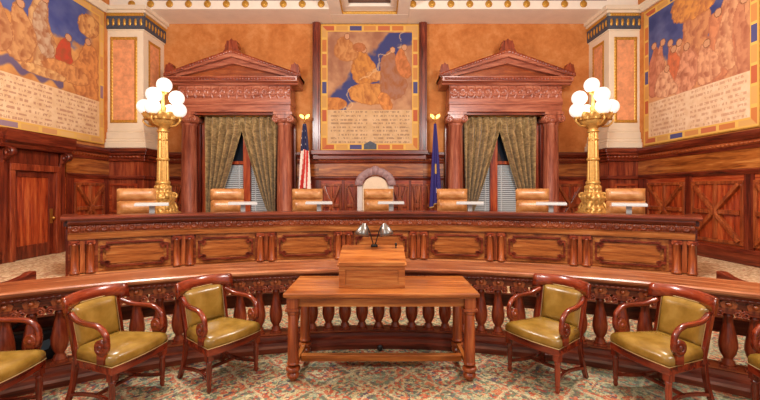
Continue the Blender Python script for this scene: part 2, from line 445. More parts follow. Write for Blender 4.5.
    return root
pilaster(4, XL, PLX, True); pilaster(5, PRX, XR, False)

# crown on the side walls above the murals
for side, x, nm in ((1, XL, 'trim_6'), (-1, XR, 'trim_7')):
    b = MB()
    b.prism([(x, 5.84), (x + side * .05, 5.84), (x + side * .12, 5.94), (x + side * .12, 6.0), (x, 6.0)], -1.5, 9.25, 'Y')
    struct(b.build(nm, M_CREAM))

# ------------------------------------------------------------------ ceiling
ceil_root = MB(); ceil_root.box(XL - .2, XR + .2, -1.5, YB + .2, 6.36, 6.5); ceiling = struct(ceil_root.build('ceiling', M_TAUPE))
CX = -.25
def beam(x0, x1, y0, y1, z0=CZ, z1=6.36, mat=None, nm='ceiling_beam'):
    b = MB(); b.box(x0, x1, y0, y1, z0, z1); return b.build(nm, mat or M_CEIL, ceiling, bevel=.012)
beam(XL, CX - .95, 9.45, YB); beam(CX + .95, XR, 9.45, YB); beam(CX - .949, CX + .949, 9.75, YB)
for s in (-1, 1):
    x = CX + s * .81; beam(x - .14, x + .14, 3., 9.749)
beam(XL, CX - .95, 7.2, 7.7); beam(CX + .95, XR, 7.2, 7.7)
# dark carved edge and gilt bosses along the fascia of the wall beam
for xa, xb in ((XL + .9, CX - 1.0), (CX + 1.0, XR - .75)):
    b = MB(); b.grid(lambda u, v: (xa + u, 9.445 - .03 * abs(math.sin(PI * u / .07)) * math.sin(PI * v / .1), 6.2 + v), int((xb - xa) / .0175), 4, xb - xa, .1)
    b.build('carved_moulding', M_BROWNP, ceiling)
k = 0
bosses = []
for px in list(range(131, 330, 19)) + list(range(413, 600, 19)):
    X = (px - 380) / F * 9.42
    b = MB(); b.lathe([(.001, .03), (.03, .034), (.045, .02), (.06, .026), (.082, .012), (.084, 0)][::-1], 14, T(X, 9.445, 6.115) @ R(PI / 2, 'X'))
    b.build('gilt_boss', M_GOLDP, ceiling)
# central coffer
b = MB()
eg = lambda u, v: .03 * math.sin(PI * v / .08) * (.3 + .7 * abs(math.sin(PI * u / .085)))
b.grid(lambda u, v: (CX - .67 + u, 9.745 - eg(u, v), 6.005 + v), 64, 4, 1.34, .08)
for s in (-1, 1): b.grid(lambda u, v: (CX + s * (.668 - eg(u, v)), 9.745 - u, 6.005 + v), 100, 4, 2.1, .08)
b.build('egg_moulding', M_GOLDP, ceiling)
beam(CX - .67, CX + .67, 9.5, 9.749, 6.09, 6.36)
for s in (-1, 1): x = CX + s * .585; beam(x - .085, x + .085, 7.0, 9.499, 6.09, 6.36)
b = MB(); b.box(CX - .5, CX + .5, 9.42, 9.5, 6.16, 6.34); b.build('carved_coffer_edge', M_BROWNP, ceiling, bevel=.02)
b = MB(); b.box(CX - .36, CX + .36, 8.2, 9.36, 6.30, 6.358); b.build('coffer_panel', M_LINEN, ceiling)

# ------------------------------------------------------------------ murals (plain stand-ins of the same colours)
def fbm(x, y, s=0.): return noise.fractal(Vector((x, y, s)), 1., 2., 4)
def mixc(a, b, t): t = max(0., min(1., t)); return tuple(p + (q - p) * t for p, q in zip(a, b))
def sstep(a, b, x): t = max(0., min(1., (x - a) / (b - a))); return t * t * (3 - 2 * t)
def text_rows(u, v, c, rows, cols, ink, seed):
    # faded rows of small illegible brush strokes
    for (a, bb) in cols:
        if a < u < bb:
            t = v * rows; f = t - math.floor(t)
            if .22 < f < .68:
                s = fbm(u * 46, math.floor(t) * 3.7 + seed, seed) + .35 * fbm(u * 130, t * 2.4, seed)
                if math.floor(t) < 0 or s > -.02: return mixc(c, ink, .5)
    return c
CANV = (222, 182, 138)
def robe(cc, dk, u, w, cx, n2, e):     # soft folded drapery tone with a darker drawn outline
    f = .26 + .15 * math.sin((u - cx) * 120 + 5 * math.sin(w * 7 + cx * 20) + 6 * n2) + .7 * n2
    if e > .86: f = max(f, .6)
    return mixc(cc, dk, max(-.15, min(.85, f)))
def col_center(u, v):      # u 0..1 left to right, v 0..1 bottom to top, inside border
    n = fbm(u * 4, v * 5, 1.); n2 = fbm(u * 14, v * 16, 5.)
    if v < .30:
        c = mixc((206, 168, 122), (220, 186, 142), .5 + n2)
        return text_rows(u, v / .30, c, 9, ((.04, .47), (.53, .97)), (110, 78, 60), 2.)
    w = (v - .30) / .70
    c = mixc((150, 96, 72), (196, 146, 106), .5 + .9 * n + .4 * n2)
    d = (u - .18) * .72 - (w - .12) * .60 + .10 * n           # diagonal blue sweep
    c = mixc(c, (38, 50, 118), 1 - sstep(.10, .16, abs(d)) if w < .98 else 0)
    for (cx, cy, rx, ry, cc) in ((.42, .55, .15, .22, (206, 134, 56)), (.52, .20, .24, .14, (212, 142, 66)), (.62, .44, .16, .06, (216, 152, 84)), (.22, .78, .13, .16, (204, 140, 80)),
                                 (.76, .45, .14, .32, (158, 108, 88)), (.68, .1, .08, .12, (222, 140, 66)), (.9, .6, .08, .2, (206, 120, 66)), (.1, .08, .16, .08, (206, 130, 60)), (.40, .80, .08, .06, (186, 110, 66))):
        tp = 1 - .42 * max(-.6, min(1, (w - cy) / ry)) if ry > .15 else 1.
        e = ((u - cx - .03 * math.sin(w * 9 + cx * 40)) / (rx * tp)) ** 2 + (abs(w - cy) / ry) ** 2.6 + .25 * n2 + .25 * n
        c = mixc(c, robe(cc, (150, 80, 36), u, w, cx, n2, e), 1 - sstep(.96, 1.06, e))
        if ry > .15:
            hd = ((u - cx - .01) / .034) ** 2 + ((w - cy - ry * .98) / .042) ** 2
            c = mixc(c, (206, 150, 112) if hd < .7 else (124, 74, 48), 1 - sstep(.95, 1.1, hd))
    st = abs(u * .62 - w * .5 - .08 - .10 * n)
    if st < .008 and fbm(u * 5, w * 5, 9.) > -.1: c = mixc(c, (226, 190, 140), .6)
    return c
def col_left(u, v):        # runs towards the corner as u grows
    n = fbm(u * 5, v * 6, 3.); n2 = fbm(u * 16, v * 18, 8.)
    if v < .29:
        c = mixc((222, 184, 140), (238, 206, 164), .5 + n2)
        return text_rows(u, v / .29, c, 9, ((.05, .52), (.56, .97)), (150, 84, 66), 4.)
    w = (v - .29) / .71
    c = mixc((182, 112, 56), (224, 162, 90), .5 + .8 * n + .4 * n2)
    if w > .35: c = mixc(c, mixc((40, 58, 142), (74, 92, 160), .5 + n), sstep(.52, .60, w + .15 * n) * (1 - sstep(.5, .62, abs(u - .32))) )
    c = mixc(c, (58, 58, 122), (1 - sstep(.03, .06, abs(w - .08 - .25 * (.5 - u) ** 2 - .03 * math.sin(u * 40)))) * .8 if u < .62 else 0)
    for (cx, cy, rx, ry, cc) in ((.44, .5, .10, .42, (216, 172, 116)), (.45, .55, .065, .3, (198, 168, 138)), (.26, .4, .1, .28, (206, 148, 92)), (.66, .36, .08, .22, (196, 62, 40)),
                                 (.86, .3, .14, .34, (218, 142, 74)), (.66, .2, .22, .10, (220, 150, 84)), (.45, .12, .2, .05, (226, 176, 110)), (.12, .42, .06, .26, (190, 132, 84)), (.9, .82, .12, .14, (230, 172, 100))):
        tp = 1 - .42 * max(-.6, min(1, (w - cy) / ry)) if ry > .15 else 1.
        e = ((u - cx - .03 * math.sin(w * 9 + cx * 40)) / (rx * tp)) ** 2 + (abs(w - cy) / ry) ** 2.6 + .22 * n2 + .22 * n
        c = mixc(c, robe(cc, (140, 72, 40), u, w, cx, n2, e), 1 - sstep(.96, 1.06, e))
        if ry > .15:
            hd = ((u - cx - .01) / .034) ** 2 + ((w - cy - ry * .98) / .042) ** 2
            c = mixc(c, (206, 150, 112) if hd < .7 else (124, 74, 48), 1 - sstep(.95, 1.1, hd))
    return c
def col_right(u, v):       # u grows from the corner towards the camera
    n = fbm(u * 5, v * 6, 13.); n2 = fbm(u * 16, v * 18, 18.)
    if v < .28:
        c = mixc((226, 188, 150), (238, 208, 174), .5 + n2)
        return text_rows(u, v / .28, c, 8, ((.03, .44), (.49, .98)), (176, 116, 90), 7.)
    w = (v - .28) / .72
    c = mixc((34, 50, 120), (86, 100, 160), .5 + .8 * n)
    c = mixc(c, (214, 154, 104), 1 - sstep(.36, .46, w + .12 * n + .22 * abs(u - .2)))
    for (cx, cy, rx, ry, cc) in ((.52, .52, .15, .55, (208, 140, 92)), (.5, .92, .20, .22, (224, 150, 70)), (.92, .42, .14, .58, (206, 144, 100)), (.74, .3, .14, .34, (214, 134, 92)),
                                 (.06, .34, .07, .30, (196, 120, 92)), (.17, .36, .06, .27, (212, 140, 106)), (.26, .33, .06, .25, (200, 128, 98)), (.36, .3, .06, .24, (222, 160, 120)), (.83, .46, .07, .40, (220, 162, 118)), (.95, .3, .07, .34, (196, 128, 92)), (.3, .26, .1, .24, (216, 108, 66)), (.44, .22, .12, .24, (222, 152, 116)), (.64, .2, .1, .2, (226, 164, 122)), (.22, .16, .12, .16, (232, 178, 138))):
        tp = 1 - .42 * max(-.6, min(1, (w - cy) / ry)) if ry > .15 else 1.
        e = ((u - cx - .03 * math.sin(w * 9 + cx * 40)) / (rx * tp)) ** 2 + (abs(w - cy) / ry) ** 2.6 + .22 * n2 + .22 * n
        c = mixc(c, robe(cc, (150, 78, 56), u, w, cx, n2, e), 1 - sstep(.96, 1.06, e))
        if ry > .15:
            hd = ((u - cx - .01) / .034) ** 2 + ((w - cy - ry * .98) / .042) ** 2
            c = mixc(c, (206, 150, 112) if hd < .7 else (124, 74, 48), 1 - sstep(.95, 1.1, hd))
    return c
def border_col(k, horizontal, soft=False):
    seg = (k * (7 if horizontal else 9)) % 1.; i = int(k * (7 if horizontal else 9)) + (2 if horizontal else 0)
    if seg < .08 or seg > .92: return (226, 182, 96)
    if soft: return ((220, 172, 104), (212, 158, 96), (222, 182, 120), (150, 122, 134), (216, 166, 100), (208, 150, 96), (224, 180, 112))[i % 7]
    return ((202, 124, 68), (214, 164, 96), (190, 100, 66), (208, 156, 88), (84, 82, 128), (204, 140, 80), (196, 112, 74))[i % 7]
def canvas(name, M, Wd, Ht, fn, bw, nu, nv, parent, t0=.0):
    me = bpy.data.meshes.new(name); vs = []; fs = []; cs = []
    for j in range(nv + 1):
        for i in range(nu + 1): vs.append(M @ Vector((Wd * i / nu, 0, Ht * j / nv)))
    for j in range(nv):
        for i in range(nu):
            a = j * (nu + 1) + i; fs.append((a, a + 1, a + nu + 2, a + nu + 1))
            x, z = Wd * (i + .5) / nu, Ht * (j + .5) / nv
            ex, ez = min(x, Wd - x), min(z, Ht - z); e = min(ex, ez)
            if e < bw * .16 or bw * .84 < e < bw: c = (224, 176, 88)
            elif e < bw: c = border_col(z / Ht if ex < ez else x / Wd, ex >= ez, fn is col_left)
            else: c = mixc(fn((x - bw) / (Wd - 2 * bw), (z - bw) / (Ht - 2 * bw)), (206, 170, 134), .16)
            c = tuple(max(0, min(255, q)) for q in c)
            cs += [(*lin(c), 1)] * 4
    me.from_pydata(vs, [], fs); at = me.color_attributes.new('paint', 'FLOAT_COLOR', 'CORNER')
    at.data.foreach_set('color', [q for c in cs for q in c]); me.materials.append(M_PAINT)
    o = bpy.data.objects.new(name, me); COL.objects.link(o); o.parent = parent; return o
def frame_mb(M, Wd, Ht, t, d):
    b = MB()
    for bx in ((-t, Wd + t, -t, 0), (-t, Wd + t, Ht, Ht + t)): b.box(bx[0], bx[1], -d, 0, bx[2], bx[3], M)
    for x0 in (-t, Wd): b.box(x0, x0 + t, -d, 0, 0, Ht, M)
    return b
cm = thing('mural', 'tall painted mural above the throne, between dark wood strips on the back wall', 'mural', (CX, YB, 2.74))
Mc = Matrix.Translation((-1.51 - CX, -.045, 0))
canvas('canvas', Mc, 2.5, 3.22, col_center, .17, 180, 220, cm)
b = frame_mb(Mc @ T(.0, 0, .0), 2.5, 3.22, .02, .012); b.box(-1.53 - CX, 1.01 - CX, -.042, -.002, -.02, 3.24); b.build('gilt_frame', M_GOLDP, cm)
b = MB(); b.prism([(-.16, .03), (.16, .03), (.16, .16), (.08, .2), (0, .24), (-.08, .2), (-.16, .16)], -.06, -.045, 'Y'); b.build('emblem', M_BLUEP, cm)
lm = thing('mural', 'large painted mural with red lettering rows on the left wall, above the door', 'mural', (XL, 8.1, 2.79))
Ml3 = Matrix.Translation((.045, 6.2 - 8.1, 0)) @ R(PI / 2)
canvas('canvas', Ml3, 3.0, 3.0, col_left, .14, 190, 190, lm)
b = MB(); b.box(-.02, 3.02, .003, .043, -.02, 3.02, Ml3); b.build('gilt_frame', M_GOLDP, lm)
rm = thing('mural', 'large painted mural with pale figures under blue sky on the right wall', 'mural', (XR, 8., 2.75))
Mr3 = Matrix.Translation((-.045, 9.17 - 8., 0)) @ R(-PI / 2)
canvas('canvas', Mr3, 2.78, 3.02, col_right, .16, 180, 190, rm)
b = MB(); b.box(-.02, 2.8, .003, .043, -.02, 3.04, Mr3); b.build('gilt_frame', M_GOLDP, rm)

# ------------------------------------------------------------------ door in the left wall
Md = Matrix.Translation((XL, 6.6, 0)) @ R(PI / 2)      # local x 0..1.4 -> +Y
dr = bpy.data.objects.new('door_1', None); COL.objects.link(dr); struct(dr); dr.matrix_world = Md
def dpart(nm, f, mat, parent=dr, **k):
    b = MB(); f(b); return b.build(nm, mat, parent, **k)
def slab(b):
    b.box(.3, 1.17, -.03, 0, PZ, 2.06)
slab_o = dpart('door_panel', slab, W['redZ'])
def slabf(b):
    for q in ((.3, .4, PZ, 2.06), (1.07, 1.17, PZ, 2.06), (.4, 1.07, 1.95, 2.06), (.4, 1.07, PZ, .72)): b.box(q[0], q[1], -.05, -.03, q[2], q[3])
dpart('door_rails', slabf, W['darkZ'], bevel=.006)
def frm(b):
    for q in ((.2, .3), (1.17, 1.27)): b.box(q[0], q[1], -.12, 0, PZ, 2.06)
    b.box(.2, 1.27, -.12, 0, 2.06, 2.18)
dpart('door_frame', frm, W['mahogZ'], bevel=.01)
def jam(b):
    for q in ((.0, .19), (1.28, 1.42)): b.box(q[0], q[1], -.09, 0, PZ, 2.4)
    b.box(.19, 1.28, -.07, 0, 2.18, 2.44)
dpart('door_surround', jam, W['darkZ'], bevel=.01)
def hood(b): b.prism([(0, 2.44), (-.2, 2.44), (-.24, 2.5), (-.3, 2.54), (-.32, 2.68), (-.32, 2.74), (0, 2.76)], -.06, 1.42, 'X')
dpart('door_hood', hood, W['darkX'])
for x in (.06, 1.28):
    def cons(b):
        sp = spiral(-.19, 2.36, .075, .02, 1.25, PI / 2, 24, 1)
        b.sweep([(x + .05, y, z) for y, z in ([(0, 2.1), (-.05, 2.12), (-.08, 2.2), (-.08, 2.3)][0:3] + [(-.1, 2.42)] + sp)], [(-.05, -.02), (.05, -.02), (.05, .02), (-.05, .02)], side=(1, 0, 0))
        b.prism([(0, 2.08), (-.06, 2.1), (-.1, 2.22), (-.22, 2.3), (-.26, 2.42), (0, 2.43)], x + .015, x + .085, 'X')
    dpart('console_bracket', cons, W['darkZ'])
def hnd(b):
    b.box(1.09, 1.15, -.062, -.05, 1.08, 1.36); b.sphere((1.12, -.1, 1.18), .03, 12); b.tube([(1.12, -.05, 1.18), (1.12, -.1, 1.18)], .012)
tag(dpart('door_handle', hnd, M_BRASS), 'brass door plate and knob')

# ------------------------------------------------------------------ window portals
def volute_pair(b, w, y0, y1, z, r):
    for s in (-1, 1):
        sp = spiral(s * w, z, r, r * .15, 1.6, PI / 2, 30, -s)
        b.sweep([(x, (y0 + y1) / 2, zz) for x, zz in sp], [(-(y1 - y0) / 2, -r * .2), ((y1 - y0) / 2, -r * .2), ((y1 - y0) / 2, r * .2), (-(y1 - y0) / 2, r * .2)], side=(0, 1, 0))
        b.lathe([(r * .85, 0), (r * .85, y1 - y0 - .04)], 14, T(s * w, y0 + .02, z) @ R(-PI / 2, 'X'))
def acro(b, h, y0, y1, w):
    pts = []
    for i in range(25):
        t = -PI / 2 + PI * i / 24; k = 1 - .18 * abs(math.sin(4.5 * t)); pts.append((w * math.sin(t) * k * (1.0 if abs(t) < 1.2 else .9), h * (.35 + .65 * math.cos(t) * k)))
    b.prism([(-w * 1.1, 0)] + pts + [(w * 1.1, 0)], y0, y1, 'Y')
def portal(X, label):
    t = thing('window_portal', label, 'window surround', (X, YB, PZ))
    yf = -.62; z = lambda q: q - PZ
    for s in (-1, 1):
        c = MB(); r = .185
        c.lathe([(.25, 0), (.25, .1), (.22, .12), (.23, .18), (r + .01, .22), (r + .01, .24), (r, .28), (r, 1.4), (r * .9, z(3.30)), (r * 1.02, z(3.33)), (r * .95, z(3.36))], 24, T(s * 1.18, yf + .22, 0))
        col = c.build('column', W['roseZ'], t)
        c = MB(); c.lathe([(r * .95, z(3.34)), (r * 1.25, z(3.42)), (r * 1.2, z(3.46))], 20, T(s * 1.18, yf + .22, 0))
        c.box(s * 1.18 - .23, s * 1.18 + .23, yf - .0, yf + .44, z(3.56), z(3.62)); c.box(s * 1.18 - .17, s * 1.18 + .17, yf + .02, yf + .42, z(3.46), z(3.56))
        m_ = MB(); volute_pair(m_, .17, yf - .01, yf + .43, z(3.45), .085); m_._tf(m_.bm.verts, T(s * 1.18, 0, 0))
        me = bpy.data.meshes.new('t'); m_.bm.to_mesh(me); c.bm.from_mesh(me); m_.bm.free(); bpy.data.meshes.remove(me)
        c.build('capital', W['roseZ'], col)
        c = MB(); c.box(s * 1.2 - .2, s * 1.2 + .2, -.18, -.03, 0, z(3.62)); c.build('pilaster', W['darkZ'], t)
        c = MB(); c.box(min(s * .98, s * 1.08), max(s * .98, s * 1.08), -.28, -.03, 0, z(3.6)); c.build('jamb', W['darkZ'], t)
    c = MB(); c.box(-1.37, 1.37, yf + .02, -.03, z(3.62), z(3.94)); c.box(-1.38, 1.38, yf, -.03, z(3.79), z(3.94)) ; c.build('architrave', W['roseX'], t, bevel=.01)
    c = MB(); c.box(-1.0, 1.0, -.24, -.03, z(3.585), z(3.64)); c.box(-1.0, 1.0, -.52, -.4, z(3.56), z(3.62)); c.build('lintel', W['mahogX'], t, bevel=.006)
    c = MB(); c.box(-1.36, 1.36, yf + .03, -.03, z(3.94), z(4.26)); c.build('frieze', W['roseX'], t)
    def carve(u, v):
        a = u % .2 - .1; q = v - .15
        r1 = math.hypot(a, q); h = .03 * math.exp(-((r1 - .07) / .022) ** 2) + .03 * math.exp(-(r1 / .03) ** 2) + .025 * math.exp(-((abs(a) - .095) / .012) ** 2)
        return h * min(1, v / .03, (.3 - v) / .03)
    c = MB(); c.grid(lambda u, v: (-1.35 + u, yf + .028 - carve(u, v), z(3.95) + v), 220, 14, 2.7, .3); tag(c.build('carved_band', W['roseX'], t), 'carved leaf band')
    c = MB()
    c.prism([(-.03, z(4.26)), (yf - .03, z(4.26)), (yf - .05, z(4.3)), (yf - .15, z(4.33)), (yf - .17, z(4.43)), (-.03, z(4.43))], -1.56, 1.56, 'X'); c.build('cornice', W['roseX'], t)
    c = MB(); c.grid(lambda u, v: (-1.52 + u, yf - .165 - .02 * abs(math.sin(PI * u / .07)) * math.sin(PI * v / .06), z(4.345) + v), 170, 3, 3.04, .06); c.build('leaf_moulding', W['mahogX'], t)
    # tympanum and raking cornices
    ap = z(5.0)
    c = MB(); c.prism([(-1.45, z(4.43)), (1.45, z(4.43)), (0, ap - .14)], yf + .05, -.03, 'Y'); c.build('tympanum', W['amberX'], t)
    for s in (-1, 1):
        e = Vector((s * 1.6, z(4.43))); a = Vector((0, ap)); d = (a - e).normalized(); nn = Vector((-d.y, d.x)) * (1 if s < 0 else -1)
        c = MB()
        lo = Vector((0, a.y - .235))
        c.prism([tuple(e), tuple(e + Vector((0, .07))), (0, a.y), (0, lo.y), (s * 1.42, z(4.43))], yf - .08, -.03, 'Y')
        c.prism([tuple(e + Vector((-s * .0, .0))), tuple(e + Vector((0, .08))), (0, a.y + .02), (0, a.y - .1)], yf - .18, -.03, 'Y'); c.build('raking_cornice', W['roseX'], t)
        L = (a - e).length
        c = MB(); c.grid(lambda u, v: (e.x + d.x * u, yf - .19 - .02 * abs(math.sin(PI * u / .07)) * math.sin(PI * v / .07), e.y + d.y * u + .0 + v * 1.0), 90, 3, L, .07); c.build('leaf_moulding', W['mahogX'], t)
        c = MB(); acro(c, .32, yf - .12, yf + .02, .13); c._tf(c.bm.verts, T(s * 1.50, 0, z(4.46))); c.build('acroterion', W['mahogZ'], t)
    c = MB(); acro(c, .34, yf - .15, yf + .05, .19); c.prism([(-.3, -.08), (.3, -.08), (.16, .06), (-.16, .06)], yf - .16, yf + .1, 'Y'); c._tf(c.bm.verts, T(0, 0, ap + .0)); c.build('acroterion', W['mahogZ'], t)
    return t
portal(LPX, 'tall wooden window surround with columns and pediment, beside the striped flag')
portal(RPX, 'tall wooden window surround with columns and pediment, beside the dark blue flag')

def window(num, X, sh):
    w = bpy.data.objects.new('window_%d' % num, None); COL.objects.link(w); struct(w); w.location = (X, YB, PZ)
    c = MB(); c.box(-.95, .95, -.03, -.006, .3, 2.98); c.build('window_pane', M_PANE, w)
    c = MB()
    for x0, x1 in ((-.97, -.85), (.85, .97), (sh - .09, sh + .09)): c.box(x0, x1, -.16, -.03, .3, 2.98)
    for z0, z1 in ((.3, .42), (1.9, 1.98), (2.88, 2.98)): c.box(-.85, .85, -.12, -.03, z0, z1)
    c.build('window_frame', W['redZ'], w, bevel=.006)
    for x0, x1, top in ((-.84, sh - .1, 1.88), (sh + .1, .84, 1.88)):
        c = MB(); z = .44; n = 0
        while z < top:
            c.box(x0, x1, -.11, -.075, z, z + .012, T(0, 0, 0)); c.prism([(-.115, z + .0), (-.07, z + .03), (-.07, z + .036), (-.115, z + .006)], x0, x1, 'X'); z += .05
        c.box(x0 + .1, x0 + .115, -.12, -.07, .44, top); c.box(x1 - .115, x1 - .1, -.12, -.07, .44, top)
        c.build('blind', M_BLIND, w)
window(1, LPX, .16); window(2, RPX, -.16)

# curtains
def curtain(X, s, label, xo, xi):
    """s=-1 left hand panel: outer edge xo, inner edge xi at the top, gathered to the outer side lower down"""
    t = thing('curtain', label, 'curtain', (X, YB - .32, PZ), 0, None)
    H = 3.55 - PZ; H0 = .12
    def P(u, v):
        zz = H0 + (H - H0) * v
        k = sstep(.2, 1.0, v) if v > .2 else 0.
        q = max(0., min(1., (zz + PZ - 1.05) / (3.2 - 1.05)))
        inner = xo + (xi - xo) * (.20 + .80 * q ** .85 if zz + PZ > 1.05 else .20 + .25 * (1.05 - zz - PZ))
        out = xo + (xi - xo) * .07 * (1 - q)
        x = out + (inner - out) * u
        head = sstep(2.84, 2.92, zz)
        amp = .10 * (1 - head) + .04 * head
        ph = 2 * PI * u * 5
        y = -amp * (math.sin(ph) if head < .5 else math.copysign(abs(math.sin(ph)) ** .4, math.sin(ph))) + .012 * math.sin(ph * 2.3 + zz * 2)
        return (x, y, zz)
    b = MB(); b.grid(P, 96, 50)
    o = b.build('drape', M_DAMASK, t); sd = o.modifiers.new('thick', 'SOLIDIFY'); sd.thickness = .006
    for f in o.data.uv_layers[0].data: f.uv = (f.uv[0] * .95, f.uv[1] * 2.9)
    b = MB(); b.tube([(xo + (xi - xo) * (.03 + .24 * i / 10), -.075 + .05 * (abs(i - 5) / 5) ** 2, 1.05 - PZ + .02 * (i - 5) / 5 * s) for i in range(11)], .02); b.build('tieback', M_DAMASK, t)
    return t
for X, off, names in ((LPX, .08, ('left', 'striped flag')), (RPX, -.06, ('right', 'dark blue flag'))):
    w = .91
    which = 'window nearer the striped flag' if X < 0 else 'window nearer the blue flag'
    curtain(X + off, -1, 'olive gold damask curtain drawn to the left side of the ' + which, -w, -.005)
    curtain(X + off, 1, 'olive gold damask curtain drawn to the right side of the ' + which, w, .005)
    b = MB(); b.tube([(-.96, 0, 0), (.96, 0, 0)], .018, 10); b.sphere((-.96, 0, 0), .03, 10); b.sphere((.96, 0, 0), .03, 10)
    rd = b.build('curtain_rod', M_BRASS, None, loc=(X + .0, YB - .32, 3.56)); tag(rd, 'thin brass curtain rod above the ' + which, 'curtain rod')

# ------------------------------------------------------------------ judges' bench
A1 = math.radians(35.3)
bench = thing('judges_bench', 'long curved carved wooden bench with honey panels between paired columns', 'bench', (BC[0], BC[1] + BR, 0))
boff = (0, -BR)
def bp(nm, f, mat, parent=bench, **k):
    b = MB(); f(b); return b.build(nm, mat, parent, **k)
r = BR
bp('front_board', lambda b: b.arc(boff, [(r, .3), (r, 1.34), (r + .06, 1.34), (r + .06, .3)], -A1, A1, 90), W['mahogU'])
bp('base_moulding', lambda b: b.arc(boff, [(r - .12, .3), (r - .12, .42), (r - .08, .46), (r - .06, .52), (r, .53), (r, .3)], -A1, A1, 90), W['goldU'])
bp('top_cap', lambda b: b.arc(boff, [(r - .16, 1.285), (r - .18, 1.31), (r - .18, 1.33), (r - .15, 1.345), (r + .3, 1.345), (r + .3, 1.285)], -A1 - .01, A1 + .01, 90), W['darkU'])
bp('bed_moulding', lambda b: b.arc(boff, [(r - .1, 1.225), (r - .14, 1.26), (r - .14, 1.285), (r, 1.285), (r, 1.225)], -A1, A1, 90), W['darkU'])
def vine(u, v):
    a = u % .17 - .085; q = v - .055; r1 = math.hypot(a, q)
    h = .028 * math.exp(-((r1 - .038) / .012) ** 2) + .026 * math.exp(-(r1 / .014) ** 2) + .026 * math.exp(-((abs(a) - .072) / .010) ** 2) * (1 if abs(q) < .035 else .4)
    return h * max(0, min(1, v / .02, (.11 - v) / .02))
def P_fr(u, v):
    a = -A1 + u / r; rr = r - .06 - vine(u, v); return (boff[0] + rr * math.sin(a), boff[1] + rr * math.cos(a), 1.112 + v)
bp('carved_frieze', lambda b: b.grid(P_fr, 1000, 9, 2 * A1 * r, .11), W['mahogU'])
bp('frieze_back', lambda b: b.arc(boff, [(r - .055, 1.1), (r - .055, 1.225), (r, 1.225), (r, 1.1)], -A1, A1, 90), W['darkU'])
bp('plain_band', lambda b: b.arc(boff, [(r - .07, 1.09), (r - .085, 1.11), (r, 1.11), (r, 1.01), (r - .05, 1.01), (r - .06, 1.03)][::-1], -A1, A1, 90), W['goldU'])
bp('worktop', lambda b: b.arc(boff, [(r + .065, 1.16), (r + .065, 1.2), (r + .75, 1.2), (r + .75, 1.16)], -A1, A1, 60), W['tableX'])
for s in (-1, 1):
    a = s * A1
    M = T(boff[0], boff[1], 0) @ R(-a) @ T(0, r, 0)
    bp('end_panel', lambda b: (b.box(-.03, .03, .061, .72, PZ, 1.158, M)), W['mahogZ'])
    bp('end_cap', lambda b: (b.box(-.09, .09, .3, .76, 1.26, 1.345, M), b.box(-.05, .05, .02, .76, 1.2, 1.26, M)), W['darkU'])
clus = [math.radians(x) for x in (-34.05, -24.3, -14.8, -4.95, 4.93, 14.7, 24.4, 34.4)]
def tang(a): return T(boff[0], boff[1], 0) @ R(-a) @ T(0, r, 0)     # local x tangent, -y towards the room
for a in clus:
    M = tang(a)
    bp('pilaster_strip', lambda b: (b.box(-.03, .03, -.03, 0, .54, 1.0, M)), W['amberZ'])
    for s in (-1, 1):
        cm_ = M @ T(s * .09, -.045, 0)
        col = bp('column', lambda b: b.lathe([(.062, .53), (.062, .555), (.054, .565), (.056, .58), (.05, .59), (.05, .75), (.044, .93), (.05, .935), (.044, .945), (.046, .955)], 14, cm_), W['amberZ'])
        def capi(b):
            b.box(-.058, .058, -.055, .045, .975, 1.0, cm_); b.box(-.045, .045, -.045, .04, .955, .975, cm_)
            for q in (-1, 1): b.lathe([(.02, 0), (.02, .1)], 10, cm_ @ T(q * .045, -.055, .965) @ R(-PI / 2, 'X'))
        bp('capital', capi, W['mahogZ'], col)
for a, c in zip(clus, clus[1:]):
    mid = (a + c) / 2; wd = (c - a) * r - .36; M = tang(mid); hw = wd / 2
    z0, z1 = .56, .99
    pn = bp('field_panel', lambda b: b.box(-hw + .1, hw - .1, -.035, -.002, z0 + .085, z1 - .085, M), W['goldX'])
    pn.data.transform(M.inverted()); pn.matrix_local = M
    bp('panel_ground', lambda b: b.box(-hw, hw, -.02, -.001, z0 - .02, z1 + .01, M), W['goldX'])
    def fr(b):
        t = .026
        for zz in (z0 + .045, z1 - .045): b.box(-hw + .10, hw - .10, -.06, 0, zz - t / 2, zz + t / 2, M)
        for xx in (-hw + .045, hw - .045): b.box(xx - t / 2, xx + t / 2, -.06, 0, z0 + .12, z1 - .12, M)
        for sx in (-1, 1):
            for sz, zz in ((1, z0 + .1), (-1, z1 - .1)):
                x = sx * (hw - .09)
                b.box(x - .06, x + .06, -.064, 0, zz - .02, zz + .02, M)
                b.box(x - .02 + sx * -.02, x + .02 + sx * -.02, -.064, 0, zz - .05, zz + .03, M)
    bp('panel_moulding', fr, W['darkX'], pn).matrix_parent_inverse = M.inverted()

# low wooden kerbs on the dais edges beside the bench
def kerb(x, label):
    b = MB(); pts = [(3.4, .3), (3.4, .56), (5.1, .56), (5.25, .585), (5.34, .62), (5.42, .62), (5.42, .3)]
    b.prism(pts, -.05, .05, 'X'); tag(b.build('kerb', W['darkY'], None, bevel=.012, loc=(x, 0, 0)), label, 'kerb')
    return
kerb(-4.7, 'low dark wooden kerb on the carpeted edge in front of the left door')
kerb(4.6, 'low dark wooden kerb on the carpeted edge near the crossed panels of the right wall')

